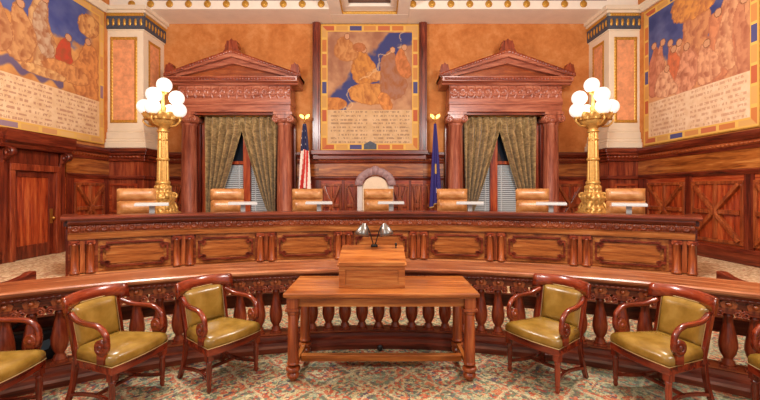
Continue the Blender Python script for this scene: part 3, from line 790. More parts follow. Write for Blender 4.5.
# ------------------------------------------------------------------ balustrade
AB = math.radians(58)
bal = thing('balustrade', 'long curved wooden balustrade with vase balusters around the patterned carpet', 'balustrade', (RC[0], RC[1] + RR, 0))
roff = (0, -RR)
def rp(nm, f, mat, parent=bal, **k):
    b = MB(); f(b); return b.build(nm, mat, parent, **k)
r = RR
rp('rail_ledge', lambda b: b.arc(roff, [(r, RZ - .045), (r - .01, RZ - .03), (r - .01, RZ - .012), (r + .01, RZ), (r + .54, RZ), (r + .54, RZ - .045)], -AB, AB, 120), W['ledgeU'])
rp('rail_moulding', lambda b: b.arc(roff, [(r + .06, RZ - .095), (r + .03, RZ - .08), (r + .015, RZ - .045), (r + .5, RZ - .045), (r + .5, RZ - .095)], -AB, AB, 120), W['darkU'])
def bead(u, v): return .014 * abs(math.sin(PI * u / .045)) * math.sin(PI * min(1, v / .03))
def P_bd(u, v):
    a = -AB + u / r; rr = r + .035 - bead(u, v); return (roff[0] + rr * math.sin(a), roff[1] + rr * math.cos(a), RZ - .098 + v)
rp('bead_moulding', lambda b: b.grid(P_bd, 900, 3, 2 * AB * r, .03), W['darkU'])
rp('frieze', lambda b: b.arc(roff, [(r + .10, .69), (r + .10, RZ - .09), (r + .3, RZ - .09), (r + .3, .69)], -AB, AB, 120), W['mahogU'])
rp('back_beam', lambda b: b.arc(roff, [(r + .5, .36), (r + .5, .5), (r + .58, .5), (r + .58, .36)], -AB, AB, 120), W['mahogU'])
rp('back_frieze', lambda b: b.arc(roff, [(r + .5, .60), (r + .5, RZ - .046), (r + .57, RZ - .046), (r + .57, .60)], -AB, AB, 120), W['darkU'])
rp('plinth', lambda b: b.arc(roff, [(r - .03, 0), (r - .03, .05), (r - .01, .07), (r - .005, .1), (r + .04, .115), (r + .045, .15), (r + .06, .16), (r + .27, .16), (r + .27, 0)], -AB, AB, 120), W['darkU'])
rp('plinth_step', lambda b: b.arc(roff, [(r + .05, .161), (r + .05, .172), (r + .24, .172), (r + .24, .161)], -AB, AB, 120), W['mahogU'])
rb = r + .14
def ang_of(px, rad, cy):       # where a sight line meets the arc -> angle
    k = (px - 380) / F
    A_, B_, C_ = k * k + 1, -2 * cy, cy * cy - rad * rad
    Y = (-B_ + math.sqrt(B_ * B_ - 4 * A_ * C_)) / (2 * A_); return math.atan2(k * Y, Y - cy)
pxs = [5, 32, 60, 86, 112, 137, 160, 179, 200, 220, 240, 259, 276, 294, 312, 328.5, 345, 362, 378.6, 395.3, 411.6, 428.5, 445, 463, 481, 498, 519, 540, 560, 580, 600, 622, 645, 672, 700, 728, 755]
angs = [ang_of(p, rb, RC[1]) for p in pxs]
d0 = math.radians(2.35)
angs = [angs[0] - d0 * i for i in (3, 2, 1)] + angs + [angs[-1] + d0 * i for i in (1, 2, 3)]
b = MB(); zb = .173
b.box(-.062, .062, -.062, .062, 0, .018)
b.lathe([(.058, .018), (.058, .03), (.045, .04), (.05, .052), (.034, .066), (.036, .08), (.058, .12), (.07, .175), (.068, .225), (.054, .30), (.04, .37), (.033, .43), (.04, .436), (.04, .446), (.033, .456), (.036, .47)], 18)
base_ = b.build('baluster', W['mahogZ'], bal, loc=(0, 0, 0))
b = MB(); b.box(-.08, .08, -.065, .065, .498, .518); b.box(-.05, .05, -.05, .05, .468, .498)
m_ = MB(); volute_pair(m_, .062, -.07, .07, .474, .032)
me = bpy.data.meshes.new('t'); m_.bm.to_mesh(me); b.bm.from_mesh(me); m_.bm.free()
cap_ = b.build('capital', W['mahogZ'], base_)
b = MB()
b.prism([(-.045, .52), (.045, .52), (.06, .56), (.035, .585), (-.035, .585), (-.06, .56)], -.075, -.03, 'Y'); b.sphere((0, -.075, .555), .024, 10)
brk_ = b.build('carved_block', W['amberZ'], base_)
for i, a in enumerate(angs):
    o = base_ if i == 0 else copy_tree(base_, bal)
    o.location = (roff[0] + rb * math.sin(a), roff[1] + rb * math.cos(a), zb); o.rotation_euler.z = -a
rp('gate_foot', lambda b: b.lathe([(.02, 0.0), (.03, .015), (.028, .045), (.014, .06)], 12, T(0, -.07, 0)), M_BLACK)

# black bag on the floor behind the balusters
bg = thing('bag', 'black bag with a pale blue patch standing behind the balusters at far left', 'bag', (-3.25, 3.633, 0), math.radians(36.8))
b = MB(); b.box(-.26, .26, -.075, .075, 0, .42); o = b.build('body', M_BAG, bg, bevel=.03)
b = MB(); b.grid(lambda u, v: (.06 + u + .015 * math.sin(v * 30), -.08 - .008 * math.sin(u * 30), .26 + v - .02 * math.sin(u * 20)), 10, 6, .16, .09); b.build('patch', M_BAGB, bg)
b = MB(); b.tube([(-.12 + .24 * i / 12, 0, .38 + .12 * math.sin(PI * i / 12)) for i in range(13)], .012); b.build('handle', M_BAG, bg)

# ------------------------------------------------------------------ table
tb = thing('table', 'long rectangular polished wooden table with column legs in front of the balustrade', 'table', (.012, 3.87, 0))
hx, y0, y1 = .865, -.37, .37
b = MB(); b.box(-hx, hx, y0, y1, .762, .802); b.build('tabletop', W['tableX'], tb, bevel=.012)
b = MB(); b.box(-hx + .03, hx - .03, y0 + .03, y1 - .03, .745, .762); b.box(-hx + .09, hx - .09, y0 + .075, y0 + .1, .665, .745); b.box(-hx + .09, hx - .09, y1 - .1, y1 - .075, .665, .745)
for s in (-1, 1): b.box(s * (hx - .1) - .012, s * (hx - .1) + .012, y0 + .1, y1 - .1, .665, .745)
b.build('apron', W['tableX'], tb, bevel=.004)
for sx in (-1, 1):
    for yy in (y0 + .085, y1 - .085):
        M = T(sx * (hx - .075), yy, 0)
        b = MB(); b.box(-.05, .05, -.05, .05, .655, .745, M); b.box(-.062, .062, -.062, .062, .632, .655, M)
        b.lathe([(.05, .60), (.055, .615), (.05, .633)], 18, M)
        b.lathe([(.05, .15), (.056, .155), (.056, .165), (.049, .175), (.05, .3), (.045, .60)], 20, M)
        b.lathe([(.04, .135), (.062, .128), (.066, .11), (.062, .095), (.04, .088)], 18, M)
        b.lathe([(.02, 0.), (.03, .012), (.028, .02), (.054, .036), (.06, .06), (.042, .09)], 16, M)
        b.build('leg', W['amberZ'], tb, bevel=.003)
for sx in (-1, 1):
    b = MB(); x = sx * (hx - .075); b.box(x - .02, x + .02, y0 + .14, y1 - .14, .09, .14); b.build('stretcher', W['tableY'], tb, bevel=.005)
b = MB(); b.box(-hx + .097, hx - .097, -.06, .0, .075, .135); b.build('stretcher', W['tableX'], tb, bevel=.005)

# lectern
lc = thing('lectern', 'sloping wooden lectern box with recessed front panel standing on the table', 'lectern', (-.075, 3.97, .802))
w = .305
b = MB(); b.prism([(-.26, 0), (.26, 0), (.26, .30), (-.26, .20)], -w, w, 'X'); b.build('body', W['tableX'], lc, bevel=.004)
b = MB(); b.prism([(-.275, .198), (-.275, .216), (.285, .325), (.285, .303)], -w - .018, w + .018, 'X'); b.build('sloped_top', W['tableX'], lc, bevel=.004)
b = MB()
for q in ((-w, w, .0, .035), (-w, w, .17, .2)): b.box(q[0], q[1], -.275, -.26, q[2], q[3])
for q in (-1, 1): b.box(min(q * w, q * (w - .06)), max(q * w, q * (w - .06)), -.275, -.26, .035, .17)
b.build('panel_frame', W['tableX'], lc, bevel=.003)
b = MB(); b.prism([(-.29, .205), (-.29, .24), (-.275, .24), (-.275, .205)], -w, w, 'X'); b.build('book_ledge', W['tableX'], lc, bevel=.003)
# two little chrome reading lamps
def reading_lamp(label, s):
    zt = .802 + .328
    t = thing('reading_lamp', label, 'lamp', (-.06 + s * .012, 4.2, zt - .015))
    b = MB(); b.lathe([(.024, 0), (.024, .02), (.012, .028)], 14); b.build('base', M_BLACK, t)
    pts = [(s * (.0 + .085 * (i / 12) ** 1.0), .0 - .02 * math.sin(PI * i / 12), .028 + .205 * math.sin(PI / 2 * i / 12)) for i in range(13)]
    b = MB(); b.tube(pts, .006, 8); b.build('gooseneck', M_BLACK, t)
    M = T(s * .105, -.03, .185) @ R(-s * .22, 'Y') @ R(-.12, 'X') @ Matrix.Scale(1.25, 4)
    b = MB(); b.lathe([(.058, -.055), (.056, -.03), (.045, 0.), (.03, .028), (.018, .036), (.016, .05), (.001, .055)], 20, M); b.lathe([(.052, -.054), (.04, -.0), (.001, .02)], 20, M); b.build('shade', M_CHROME, t)
    b = MB(); b.sphere((0, 0, -.02), .022, 12, (1, 1, 1.2), M); b.build('bulb', M_WHITEP, t)
reading_lamp('chrome gooseneck lamp on the lectern, shade bent to the left', -1)
reading_lamp('chrome gooseneck lamp on the lectern, shade bent to the right', 1)
b = MB(); b.lathe([(.012, 0), (.012, .012), (.006, .016), (.006, .03), (.011, .034), (.011, .06), (.004, .064)], 12)
tag(b.build('microphone', M_BLACK, None, loc=(.165, 4.16, .802 + .296)), 'small black microphone upright on the right top of the lectern', 'microphone')

# ------------------------------------------------------------------ armchairs
def armchair(label):
    t = thing('armchair', label, 'armchair', (0, 0, 0), 0, 'armchairs along the balustrade')
    red = W['chairX']
    # seat rail
    def rect(zlo, zhi, d, fr=.295, br=.225, f=-.275, bk=.225):
        return [(-fr + d, f + d), (fr - d, f + d), (br - d, bk - d), (-br + d, bk - d)]
    def curved(d):      # outline with a bowed front
        pts = []
        for i in range(9):
            x = -.295 + d + (.59 - 2 * d) * i / 8; pts.append((x, -.262 + d - .03 * (1 - (x / .3) ** 2)))
        return pts + [(.225 - d, .225 - d), (-.225 + d, .225 - d)]
    b = MB(); b.prism(curved(.0), .318, .378, 'Z'); b.build('seat_rail', W['chairX'], t, bevel=.006)
    # cushion
    b = MB(); P0 = curved(.006); n = len(P0); rings = []
    cx, cy = 0, -.02
    for k, z in ((1, .379), (1.018, .40), (1.015, .43), (.97, .455), (.86, .472), (.62, .484), (.3, .49)):
        rings.append([b.bm.verts.new((cx + (x - cx) * k, cy + (y - cy) * k, z)) for x, y in P0])
    for A, B in zip(rings, rings[1:]):
        for i in range(n): b.face([A[i], A[(i + 1) % n], B[(i + 1) % n], B[i]], True)
    b.face(rings[0][::-1]); b.face(rings[-1], True)
    b.build('seat_cushion', M_OLIVE, t)
    nl = MB(); pts = [(x, y - .001) for x, y in curved(-.001)]
    dense = []
    for (p, q) in zip(pts, pts[1:] + pts[:1]):
        m = max(1, int(math.dist(p, q) / .022))
        dense += [(p[0] + (q[0] - p[0]) * i / m, p[1] + (q[1] - p[1]) * i / m) for i in range(m)]
    nl.sweep([(x, y, .383) for x, y in dense], [(.0036 * math.cos(2 * PI * i / 6), .0036 * math.sin(2 * PI * i / 6)) for i in range(6)], side=(0, 0, 1), closed=True)
    tag(nl.build('nail_trim', M_NAIL, t), 'pale brass nail head trim')
    # back: leather panel in a frame, leaning back and curved
    lean = math.radians(13)
    def back_pt(x, z, dy=0.):     # z from seat level .40
        return (x, .215 + (z - .40) * math.tan(lean) + .06 * 0 - .55 * x * x + dy, z)
    def BK(u, v):   # closed cushion front
        x = -.205 + .41 * u; z = .46 + .33 * v
        e = min(1, min(u, 1 - u, v, 1 - v) / .16); return back_pt(x * (1 + .05 * v), z, -.012 - .045 * math.sin(PI / 2 * e) ** .7)
    b = MB(); b.grid(BK, 16, 14); b.grid(lambda u, v: back_pt((-.205 + .41 * u) * (1 + .05 * v), .46 + .33 * v, .02), 10, 6)
    b.build('back_cushion', M_OLIVE, t)
    b = MB(); path = [BK(i / 20, 0.) for i in range(21)] + [BK(1., i / 16) for i in range(1, 17)] + [BK(1 - i / 20, 1.) for i in range(1, 21)] + [BK(0., 1 - i / 16) for i in range(1, 16)]
    b.sweep([(x, y - .008, z) for x, y, z in path], [(.0035 * math.cos(2 * PI * i / 6), .0035 * math.sin(2 * PI * i / 6)) for i in range(6)], closed=True)
    tag(b.build('nail_trim', M_NAIL, t), 'pale brass nail head trim')
    for s in (-1, 1):
        b = MB(); path = [back_pt(s * (.222 + .012 * i / 8), .34 + .46 * i / 8) for i in range(9)]
        b.sweep(path, [(-.016, -.02), (.016, -.02), (.016, .02), (-.016, .02)], side=(1, 0, 0), smooth=False); b.build('back_stile', W['chairZ'], t, bevel=.004)
    b = MB(); path = [back_pt(-.21 + .42 * i / 10, .455) for i in range(11)]
    b.sweep(path, [(-.02, -.016), (.02, -.016), (.02, .016), (-.02, .016)], side=(0, 0, 1), smooth=False); b.build('lower_rail', red, t)
    # broad curved top rail
    b = MB()
    def TR(u, v):
        x = -.305 + .61 * u; z = .770 + .098 * v - .03 * abs(2 * u - 1) ** 3 * (1 - v) + .012 * (1 - (2 * u - 1) ** 2)
        return x, z
    secs = []
    for i in range(17):
        u = i / 16; ring = []
        for (v, dy) in ((0, -.016), (.45, -.019), (.9, -.020), (1, -.010), (1, .012), (.5, .016), (0, .014)):
            x, z = TR(u, v); yb_ = .215 + (z - .40) * math.tan(lean) - 1.0 * x * x; ring.append(b.bm.verts.new((x, yb_ + dy, z)))
        secs.append(ring)
    for A, B in zip(secs, secs[1:]):
        for k in range(7): b.face([A[k], A[(k + 1) % 7], B[(k + 1) % 7], B[k]], True)
    b.face(secs[0][::-1]); b.face(secs[-1]); b.build('top_rail', W['chairX'], t)
    # scrolled arms
    for s in (-1, 1):
        prof = [(.225, .735), (.19, .722), (.13, .70), (.06, .69), (-.02, .688), (-.10, .682), (-.165, .655), (-.205, .605), (-.212, .55)]
        sp = [(y, z) for y, z in spiral(-.152, .528, .062, .018, 1.2, PI * .95, 26, 1)]
        P = prof + sp
        def xo(y, z, i): return s * (.235 + .055 * min(1, i / 4.) - .012 * max(0, (i - 6) / 30))
        # smooth the joined line
        def cr(P, n):
            out = []
            for i in range(len(P) - 1):
                p0, p1, p2, p3 = P[max(0, i - 1)], P[i], P[i + 1], P[min(len(P) - 1, i + 2)]
                for k in range(n):
                    q = k / n; out.append(tuple(.5 * (2 * p1[c] + (p2[c] - p0[c]) * q + (2 * p0[c] - 5 * p1[c] + 4 * p2[c] - p3[c]) * q * q + (3 * p1[c] - p0[c] - 3 * p2[c] + p3[c]) * q ** 3) for c in range(3)))
            return out + [P[-1]]
        P3 = cr([(xo(y, z, i), y, z) for i, (y, z) in enumerate(P)], 2)
        b = MB(); b.sweep(P3, [(-.022, -.009), (-.016, -.017), (.016, -.017), (.022, -.009), (.022, .009), (.016, .017), (-.016, .017), (-.022, .009)], side=(1, 0, 0))
        b.lathe([(.046, -.022), (.05, -.012), (.05, .012), (.046, .022)], 18, T(s * .281, -.152, .524) @ R(PI / 2, 'Y'))
        b.lathe([(.001, -.034), (.016, -.03), (.02, -.02), (.02, .02), (.016, .03), (.001, .034)], 12, T(s * .281, -.152, .524) @ R(PI / 2, 'Y'))
        b.box(s * .281 - .02, s * .281 + .02, -.19, -.12, .395, .49)
        b.build('arm', W['chairY'], t)
    # legs
    for s in (-1, 1):
        b = MB(); M = T(s * .262, -.232, 0)
        b.box(-.028, .028, -.028, .028, .27, .36, M)
        b.lathe([(.014, 0), (.02, .015), (.022, .03), (.018, .045), (.021, .06), (.024, .075), (.02, .085), (.024, .12), (.027, .2), (.022, .235), (.028, .245), (.028, .258), (.022, .27)], 14, M); b.build('leg', W['chairZ'], t)
        b = MB(); b.sweep([(s * (.215 + .02 * (1 - i / 8) ** 2), .205 + .075 * (1 - i / 8) ** 2, .36 * i / 8) for i in range(9)], [(-.02, -.018), (.02, -.018), (.02, .018), (-.02, .018)], side=(1, 0, 0), smooth=False); b.build('leg', W['chairZ'], t, bevel=.004)
        b = MB(); b.sweep([(s * (.26 - .03 * i / 8 - .05 * math.sin(PI * i / 8)), -.22 + .46 * i / 8, .10) for i in range(9)], [(-.011, -.014), (.011, -.014), (.011, .014), (-.011, .014)], side=(0, 0, 1), smooth=False); b.build('stretcher', W['chairY'], t)
    b = MB(); b.sweep([(-.205 + .41 * i / 8, .01 + .0 * i, .10) for i in range(9)], [(-.011, -.013), (.011, -.013), (.011, .013), (-.011, .013)], side=(0, 0, 1), smooth=False); b.build('stretcher', W['chairX'], t)
    return t
proto = armchair('')
spots = [  # front-edge mid point, facing
    ((-2.64, 2.87), (1, .0), 'olive leather armchair cut off by the left edge of the picture'),
    ((-1.945, 3.25), (.97, -.24), 'olive leather armchair left of the table, farther of the two whole ones from it'),
    ((-1.29, 3.56), (.84, -.54), 'olive leather armchair nearest the table on its left side'),
    ((1.345, 3.56), (-.84, -.54), 'olive leather armchair nearest the table on its right side'),
    ((2.10, 3.25), (-.97, -.24), 'olive leather armchair right of the table, farther of the two whole ones from it'),
    ((2.83, 2.79), (-1, .0), 'olive leather armchair cut off by the right edge of the picture')]
for i, ((x, y), d, lab) in enumerate(spots):
    o = proto if i == 0 else copy_tree(proto)
    L = math.hypot(*d); d = (d[0] / L, d[1] / L)
    o.location = (x - d[0] * .232, y - d[1] * .232, 0); o.rotation_euler.z = math.atan2(d[0], -d[1]); o.scale = (.94, .93, 1); o['label'] = lab

# ------------------------------------------------------------------ judges' chairs
def judge_chair():
    t = thing('judge_chair', '', 'chair', (0, 0, PZ), 0, 'tan leather chairs behind the bench')
    def cush(b, x, y0, y1, z0, z1, n=16):
        def P(sg):
            def f(u, v):
                e = min(1, min(u, 1 - u) / .10) ** .5 if min(u, 1 - u) > 0 else 0; g = math.sin(PI * v) ** .55 if 0 < v < 1 else 0
                return ((2 * u - 1) * x, (y0 + y1) / 2 + sg * (y1 - y0) / 2 * e * g, z0 + (z1 - z0) * v)
            return f
        b.grid(P(-1), n, 10); b.grid(P(1), n, 10)
    b = MB(); cush(b, .30, -.10, .05, 1.045, 1.265); b.build('headrest', M_TAN, t)
    b = MB(); cush(b, .295, -.12, .05, .80, 1.05); b.build('back_cushion', M_TAN, t)
    b = MB(); cush(b, .29, -.12, .05, .46, .81); b.build('lumbar_cushion', M_TAN, t)
    b = MB(); b.box(-.285, .285, .02, .075, .42, 1.22); b.build('back_shell', M_TAN, t, bevel=.02)
    b = MB(); b.box(-.29, .29, -.52, .02, .40, .50); b.build('seat_cushion', M_TAN, t, bevel=.04)
    for s in (-1, 1):
        b = MB(); b.box(s * .32 - .03, s * .32 + .03, -.40, .03, .60, .65); b.box(s * .32 - .02, s * .32 + .02, -.06, .0, .44, .60); b.box(s * .32 - .02, s * .32 + .02, -.34, -.28, .44, .60); b.build('arm', M_TAN, t, bevel=.012)
    b = MB(); b.lathe([(.03, .09), (.03, .40)], 12, T(0, -.25, 0)); b.build('pedestal', M_STEEL, t)
    b = MB()
    for i in range(5): b.box(0, .30, -.02, .02, .03, .09, T(0, -.25, 0) @ R(2 * PI * i / 5))
    for i in range(5): b.sphere((.28, 0, .027), .027, 10, mat=T(0, -.25, 0) @ R(2 * PI * i / 5))
    b.build('base', M_BLACK, t)
    return t
jc = judge_chair(); rj = 8.75
jpx = [137, 227.5, 307.5, 378.5, 452, 532, 625]
jlab = ['tan leather chair behind the left end of the bench, left of the gilded lamp',
        'tan leather chair in front of the curtained window beside the striped flag',
        'tan leather chair just below the striped flag',
        'tan leather chair at the middle of the bench, in front of the throne',
        'tan leather chair just right of the dark blue flag',
        'tan leather chair behind the bench, second from its right end',
        'tan leather chair behind the bench just right of the right gilded lamp']
def mon():
    t = thing('monitor', '', 'monitor', (0, 0, 1.2), 0, 'flat pale screens along the bench')
    b = MB(); b.box(-.24, .24, -.15, .15, -.02, .02, T(0, 0, .285) @ R(.04, 'X')); b.build('screen', M_WHITEP, t, bevel=.006)
    b = MB(); b.box(-.04, .04, -.02, .02, .02, .275); b.build('stem', M_WHITEP, t, bevel=.004)
    b = MB(); b.box(-.12, .12, -.09, .09, 0, .02); b.build('foot', M_STEEL, t, bevel=.004)
    return t
mo = mon()
mpx = [152, 243, 319, 391, 470, 551, 629]
mlab = ['flat pale screen on the bench by the left gilded lamp', 'flat pale screen on the bench before the left curtained window',
        'flat pale screen on the bench by the chair below the striped flag', 'flat pale screen on the bench by the middle chair before the throne',
        'flat pale screen on the bench, next right after the dark blue flag', 'flat pale screen on the bench at the right column of the right window',
        'flat pale screen on the bench before the chair at the right end']
for i in range(7):
    o = jc if i == 0 else copy_tree(jc)
    a = ang_of(jpx[i], rj, BC[1]); y = BC[1] + rj * math.cos(a); x = rj * math.sin(a)
    o.location = (x, y, PZ); o.rotation_euler.z = -a * .8; o['label'] = jlab[i]
    o = mo if i == 0 else copy_tree(mo)
    a = ang_of(mpx[i], 8.0, BC[1]); o.location = (8.0 * math.sin(a), BC[1] + 8.0 * math.cos(a), 1.2); o.rotation_euler.z = -a; o['label'] = mlab[i]

# ------------------------------------------------------------------ throne behind the middle chair
th = thing('throne', 'tall carved throne with arched crest and cream back, against the back wall', 'throne', (-.11, 9.55, PZ))
b = MB(); pts = [(-.31, .45), (.31, .45), (.31, 1.3)] + [(.31 * math.cos(PI * i / 14), 1.3 + .27 * math.sin(PI * i / 14)) for i in range(1, 14)] + [(-.31, 1.3)]
b.prism(pts, -.06, .03, 'Y'); b.build('back_upholstery', M_LINEN, th, bevel=.03)
for s in (-1, 1):
    b = MB(); b.box(s * .37 - .06, s * .37 + .06, -.06, .06, 0, 1.36); b.lathe([(.06, 0), (.07, .02), (.05, .05)], 10, T(s * .37, 0, 1.33)); b.build('stile', M_STILE, th, bevel=.01)
def crest(u, v):
    t = PI * u; rr = .31 + .16 * v
    h = .035 + .03 * math.sin(PI * v) * (.5 + .5 * abs(math.sin(9 * t))) + .03 * math.exp(-((u - .5) / .04) ** 2)
    k = 1 + .10 * v * math.exp(-((u - .5) / .06) ** 2) + .04 * v * abs(math.sin(7 * t))
    return (-rr * math.cos(t) * (1.0), -.03 - h, 1.36 + (rr * k * .82) * math.sin(t))
b = MB(); b.grid(crest, 60, 8); o = b.build('carved_crest', M_CARV, th); sd = o.modifiers.new('th', 'SOLIDIFY'); sd.thickness = .08; sd.offset = 0
b = MB(); b.box(-.36, .36, -.55, .0, .36, .48); b.build('seat', M_LINEN, th, bevel=.03)
for s in (-1, 1):
    b = MB(); b.box(s * .39 - .035, s * .39 + .035, -.5, .0, .68, .74); b.sphere((s * .42, -.5, .72), .06, 12); b.build('arm', W['mahogY'], th, bevel=.01)
    b = MB(); b.box(s * .37 - .035, s * .37 + .035, -.52, -.45, 0, .70); b.build('leg', W['mahogZ'], th, bevel=.006)

# ------------------------------------------------------------------ flags
def flag(X, label, kind):
    t = thing('flag', label, 'flag', (X, YB - .42, PZ))
    top = 3.60 - PZ
    b = MB(); b.lathe([(.17, 0), (.17, .04), (.12, .07), (.04, .09), (.03, .16)], 18); b.build('stand', M_BRASS, t)
    b = MB(); b.tube([(0, 0, .1), (0, 0, top - .2)], .014, 10); b.build('pole', W['goldZ'], t)
    b = MB(); b.sphere((0, 0, top - .18), .03, 12); b.sphere((0, -.01, top - .09), .03, 10, (.8, .8, 1.6))
    for s in (-1, 1): b.prism([(0, top - .08), (s * .05, top - .02), (s * .11, top - .0), (s * .13, top - .05), (s * .06, top - .11), (0, top - .13)], -.012, .012, 'Y')
    b.sphere((0, -.02, top - .03), .02, 8); b.build('eagle_finial', M_BRASS, t)
    z1 = top - .24; z0 = 1.72 - PZ if kind == 'us' else .85
    def P(u, v):
        zz = z1 - (z1 - z0) * v
        wd = (.04 + .15 * v ** .7) if kind == 'us' else (.03 + .15 * v ** .9)
        a = -2.0 + 4.9 * u
        rr = wd * (.72 + .28 * math.cos(a * 5 + v * 1.2)) * 1.0
        sh = .02 * v
        return (rr * math.sin(a) * .9 + sh, -rr * .55 * math.cos(a) - .01, zz + .05 * v * math.cos(a * 2.2))
    me = bpy.data.meshes.new('cloth'); vs = []; fs = []; cs = []; nu, nv = 80, 80
    for i in range(nu + 1):
        for j in range(nv + 1): vs.append(P(i / nu, j / nv))
    for i in range(nu):
        for j in range(nv):
            q = i * (nv + 1) + j; fs.append((q, q + nv + 1, q + nv + 2, q + 1)); u, v = (i + .5) / nu, (j + .5) / nv
            if kind == 'us':
                if v < .40 - .0 * u:
                    c = (38, 40, 78)
                    if (i * 3 // 16) % 2 == 0 and (i % 6) < 2 and (j % 8) < 2: c = (235, 230, 225)
                else: c = (200, 48, 40) if int((u * 13 + v * 2.2)) % 2 == 0 else (240, 226, 214)
            else:
                c = (48, 40, 112)
                if .36 < u < .46 and .50 < v < .62: c = (196, 160, 86)
                if .82 < v and (u < .03 or v > .985): c = (206, 170, 100)
                if .40 < u < .5 and .8 < v < .86: c = (200, 190, 200)
            cs += [(*lin(c), 1)] * 4
    me.from_pydata(vs, [], fs); at = me.color_attributes.new('paint', 'FLOAT_COLOR', 'CORNER'); at.data.foreach_set('color', [q for c in cs for q in c])
    me.materials.append(M_CLOTH); me.polygons.foreach_set('use_smooth', [True] * len(fs))
    o = bpy.data.objects.new('cloth', me); COL.objects.link(o); o.parent = t; sd = o.modifiers.new('th', 'SOLIDIFY'); sd.thickness = .004
flag(-1.86, 'striped red and white flag with starred blue field furled on an eagle topped pole', 'us')
flag(1.36, 'dark blue flag with gold marks furled on an eagle topped pole', 'pa')

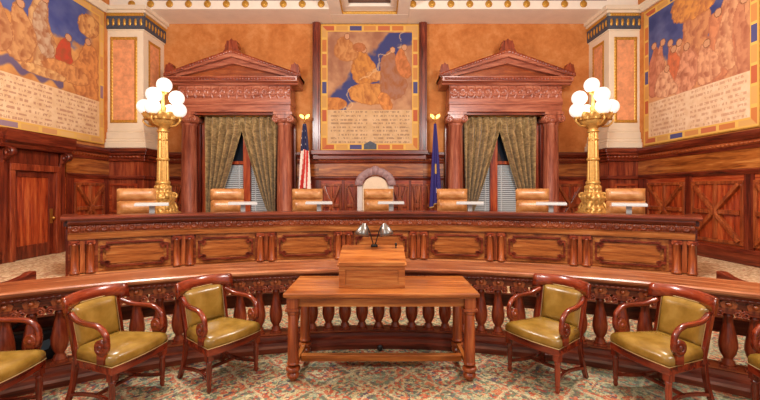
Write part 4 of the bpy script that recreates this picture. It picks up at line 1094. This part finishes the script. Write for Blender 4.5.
# ------------------------------------------------------------------ gilded lamps
def candelabra(X, label, m):
    Y = 8.0
    t = thing('candelabra', label, 'lamp', (X, Y, PZ))
    z = lambda q: q - PZ
    b = MB(); b.box(-.26, .26, -.26, .26, 0, .12); b.box(-.2, .2, -.2, .2, .12, .70); b.box(-.25, .25, -.25, .25, .70, .80); b.build('pedestal', M_GILT, t, bevel=.02)
    # ornate base
    def BS(u, v):
        a = 2 * PI * u
        prof = [.21, .20, .17, .185, .205, .18, .14, .145, .11]
        k = v * 8; i = min(7, int(k)); rr = prof[i] + (prof[i + 1] - prof[i]) * sstep(0, 1, k - i)
        rr *= 1 + .16 * abs(math.sin(2 * a)) * (1 - .5 * v) + .07 * math.sin(12 * a) * math.sin(PI * 6 * v) ** 2
        return (rr * math.cos(a), rr * math.sin(a), z(1.28) + .56 * v)
    b = MB(); b.grid(BS, 96, 48); bs = b.build('base', M_GILT, t)
    for i in range(4):
        a = PI / 4 + i * PI / 2; M = R(a)
        b = MB(); sp = spiral(.20, z(1.60), .07, .02, 1.3, PI, 24, -1)
        b.sweep([(x, 0, zz) for x, zz in [(.2, z(1.3)), (.26, z(1.36)), (.21, z(1.45)), (.15, z(1.53))] + sp], [(-.04, -.018), (.04, -.018), (.04, .018), (-.04, .018)], side=(0, 1, 0), mat=M)
        b.sphere((.24, 0, z(1.3)), .045, 10, (1.2, 1, .7), M); b.build('scroll_foot', M_GILT, bs)
    b = MB(); b.lathe([(.105, z(1.82)), (.135, z(1.84)), (.135, z(1.88)), (.1, z(1.91))], 24)
    def SH(u, v):
        a = 2 * PI * u; rr = (.105 - .022 * v) * (1 + .09 * math.cos(10 * a)); return (rr * math.cos(a), rr * math.sin(a), z(1.90) + .98 * v)
    b.grid(SH, 120, 12); b.lathe([(.105, z(2.30)), (.125, z(2.33)), (.105, z(2.36))], 24); b.lathe([(.09, z(2.70)), (.11, z(2.72)), (.09, z(2.74))], 24); b.build('shaft', M_GILT, t)
    b = MB(); b.lathe([(.085, z(2.86)), (.12, z(2.89)), (.085, z(2.92)), (.10, z(2.96)), (.19, z(3.0)), (.25, z(3.05)), (.28, z(3.12)), (.285, z(3.16)), (.26, z(3.16)), (.06, z(3.12))], 36); b.build('bowl', M_GILT, t)
    b = MB()
    def BW(u, v):
        a = 2 * PI * u; rr = .285 + .05 * v + .03 * math.sin(14 * a) * math.sin(PI * v); return (rr * math.cos(a), rr * math.sin(a), z(3.10) + .12 * v + .03 * abs(math.sin(7 * a)) * v)
    b.grid(BW, 140, 6); o = b.build('pierced_rim', M_GILT, t); sd = o.modifiers.new('th', 'SOLIDIFY'); sd.thickness = .012
    b = MB(); b.lathe([(.06, z(3.1)), (.05, z(3.3)), (.07, z(3.36)), (.03, z(3.42)), (.025, z(3.64)), (.04, z(3.66))], 14); b.build('centre_stem', M_GILT, t)
    gl = [(0, .05, 3.83), (-.13, -.10, 3.605), (.245, .06, 3.57), (-.365, .0, 3.385), (-.01, -.36, 3.32), (.345, -.06, 3.30), (-.05, .36, 3.36)]
    for i, (x, y, zz) in enumerate(gl):
        x *= m
        b = MB()
        if i:
            n = math.hypot(x, y); dx, dy = x / n, y / n
            P = [(.10 + (n - .10) * q, h) for q, h in ((0, 3.02), (.35, 2.99), (.75, 3.0), (1.0, 3.05), (1.12, 3.09), (1.1, 3.13), (1.0, 3.14))] if zz < 3.5 else [(.04 + (n - .04) * (k / 8) ** .8, 3.14 + (zz - 3.14 - .15) * (k / 8) ** 1.6) for k in range(9)]
            b.tube([(dx * q, dy * q, z(h)) for q, h in P], .02 if zz < 3.5 else .014, 8)
            if zz < 3.5: b.lathe([(.018, 3.12 - zz), (.018, -.16)], 10, T(x, y, z(zz)))
        b.lathe([(.02, -.185), (.055, -.16), (.066, -.13), (.058, -.115)], 14, T(x, y, z(zz))); b.build('arm' if i else 'socket', M_GILT, t)
        b = MB(); b.sphere((x, y, z(zz)), .148, 28); b.build('globe', M_GLOBE, t)
candelabra(-217 / F * 8., 'tall gilded lamp with a cluster of white globes near the left corner pilaster', 1)
candelabra(213 / F * 8., 'tall gilded lamp with a cluster of white globes near the right corner pilaster', -1)

# ------------------------------------------------------------------ lights, world, camera
def chandelier_candelabra_light(x, y, z, p, r=.4, c=(1, .96, .91)):
    l = bpy.data.lights.new('chandelier_candelabra_light', 'POINT'); l.shadow_soft_size = r; l.energy = p; l.color = c
    o = bpy.data.objects.new('chandelier_candelabra_light', l); COL.objects.link(o); o.location = (x, y, z)
chandelier_candelabra_light(-2.7, 4.2, 4.2, 430); chandelier_candelabra_light(2.6, 4.2, 4.2, 430)
chandelier_candelabra_light(-2.7, .2, 4.4, 260); chandelier_candelabra_light(2.6, .2, 4.4, 260)
chandelier_candelabra_light(-217 / F * 8., 7.98, 3.5, 22, .3); chandelier_candelabra_light(213 / F * 8., 7.98, 3.5, 22, .3)  # added point lights inside the candelabra globe clusters, giving their glow
w = bpy.data.worlds.new('room light'); scn.world = w; w.use_nodes = True
w.node_tree.nodes['Background'].inputs[0].default_value = (1., .97, .93, 1); w.node_tree.nodes['Background'].inputs[1].default_value = .6
cam = bpy.data.cameras.new('camera'); cam.sensor_width = 36; cam.lens = 36 * F / 760; cam.shift_y = -9 / 760; cam.clip_start = .05
co = bpy.data.objects.new('camera', cam); COL.objects.link(co); co.location = (0, 0, EYE); co.rotation_euler = (PI / 2, 0, 0)
scn.camera = co
scn.view_settings.view_transform = 'Standard'; scn.view_settings.look = 'None'; scn.view_settings.gamma = 1; scn.view_settings.exposure = .15
scn.view_settings.use_curve_mapping = False
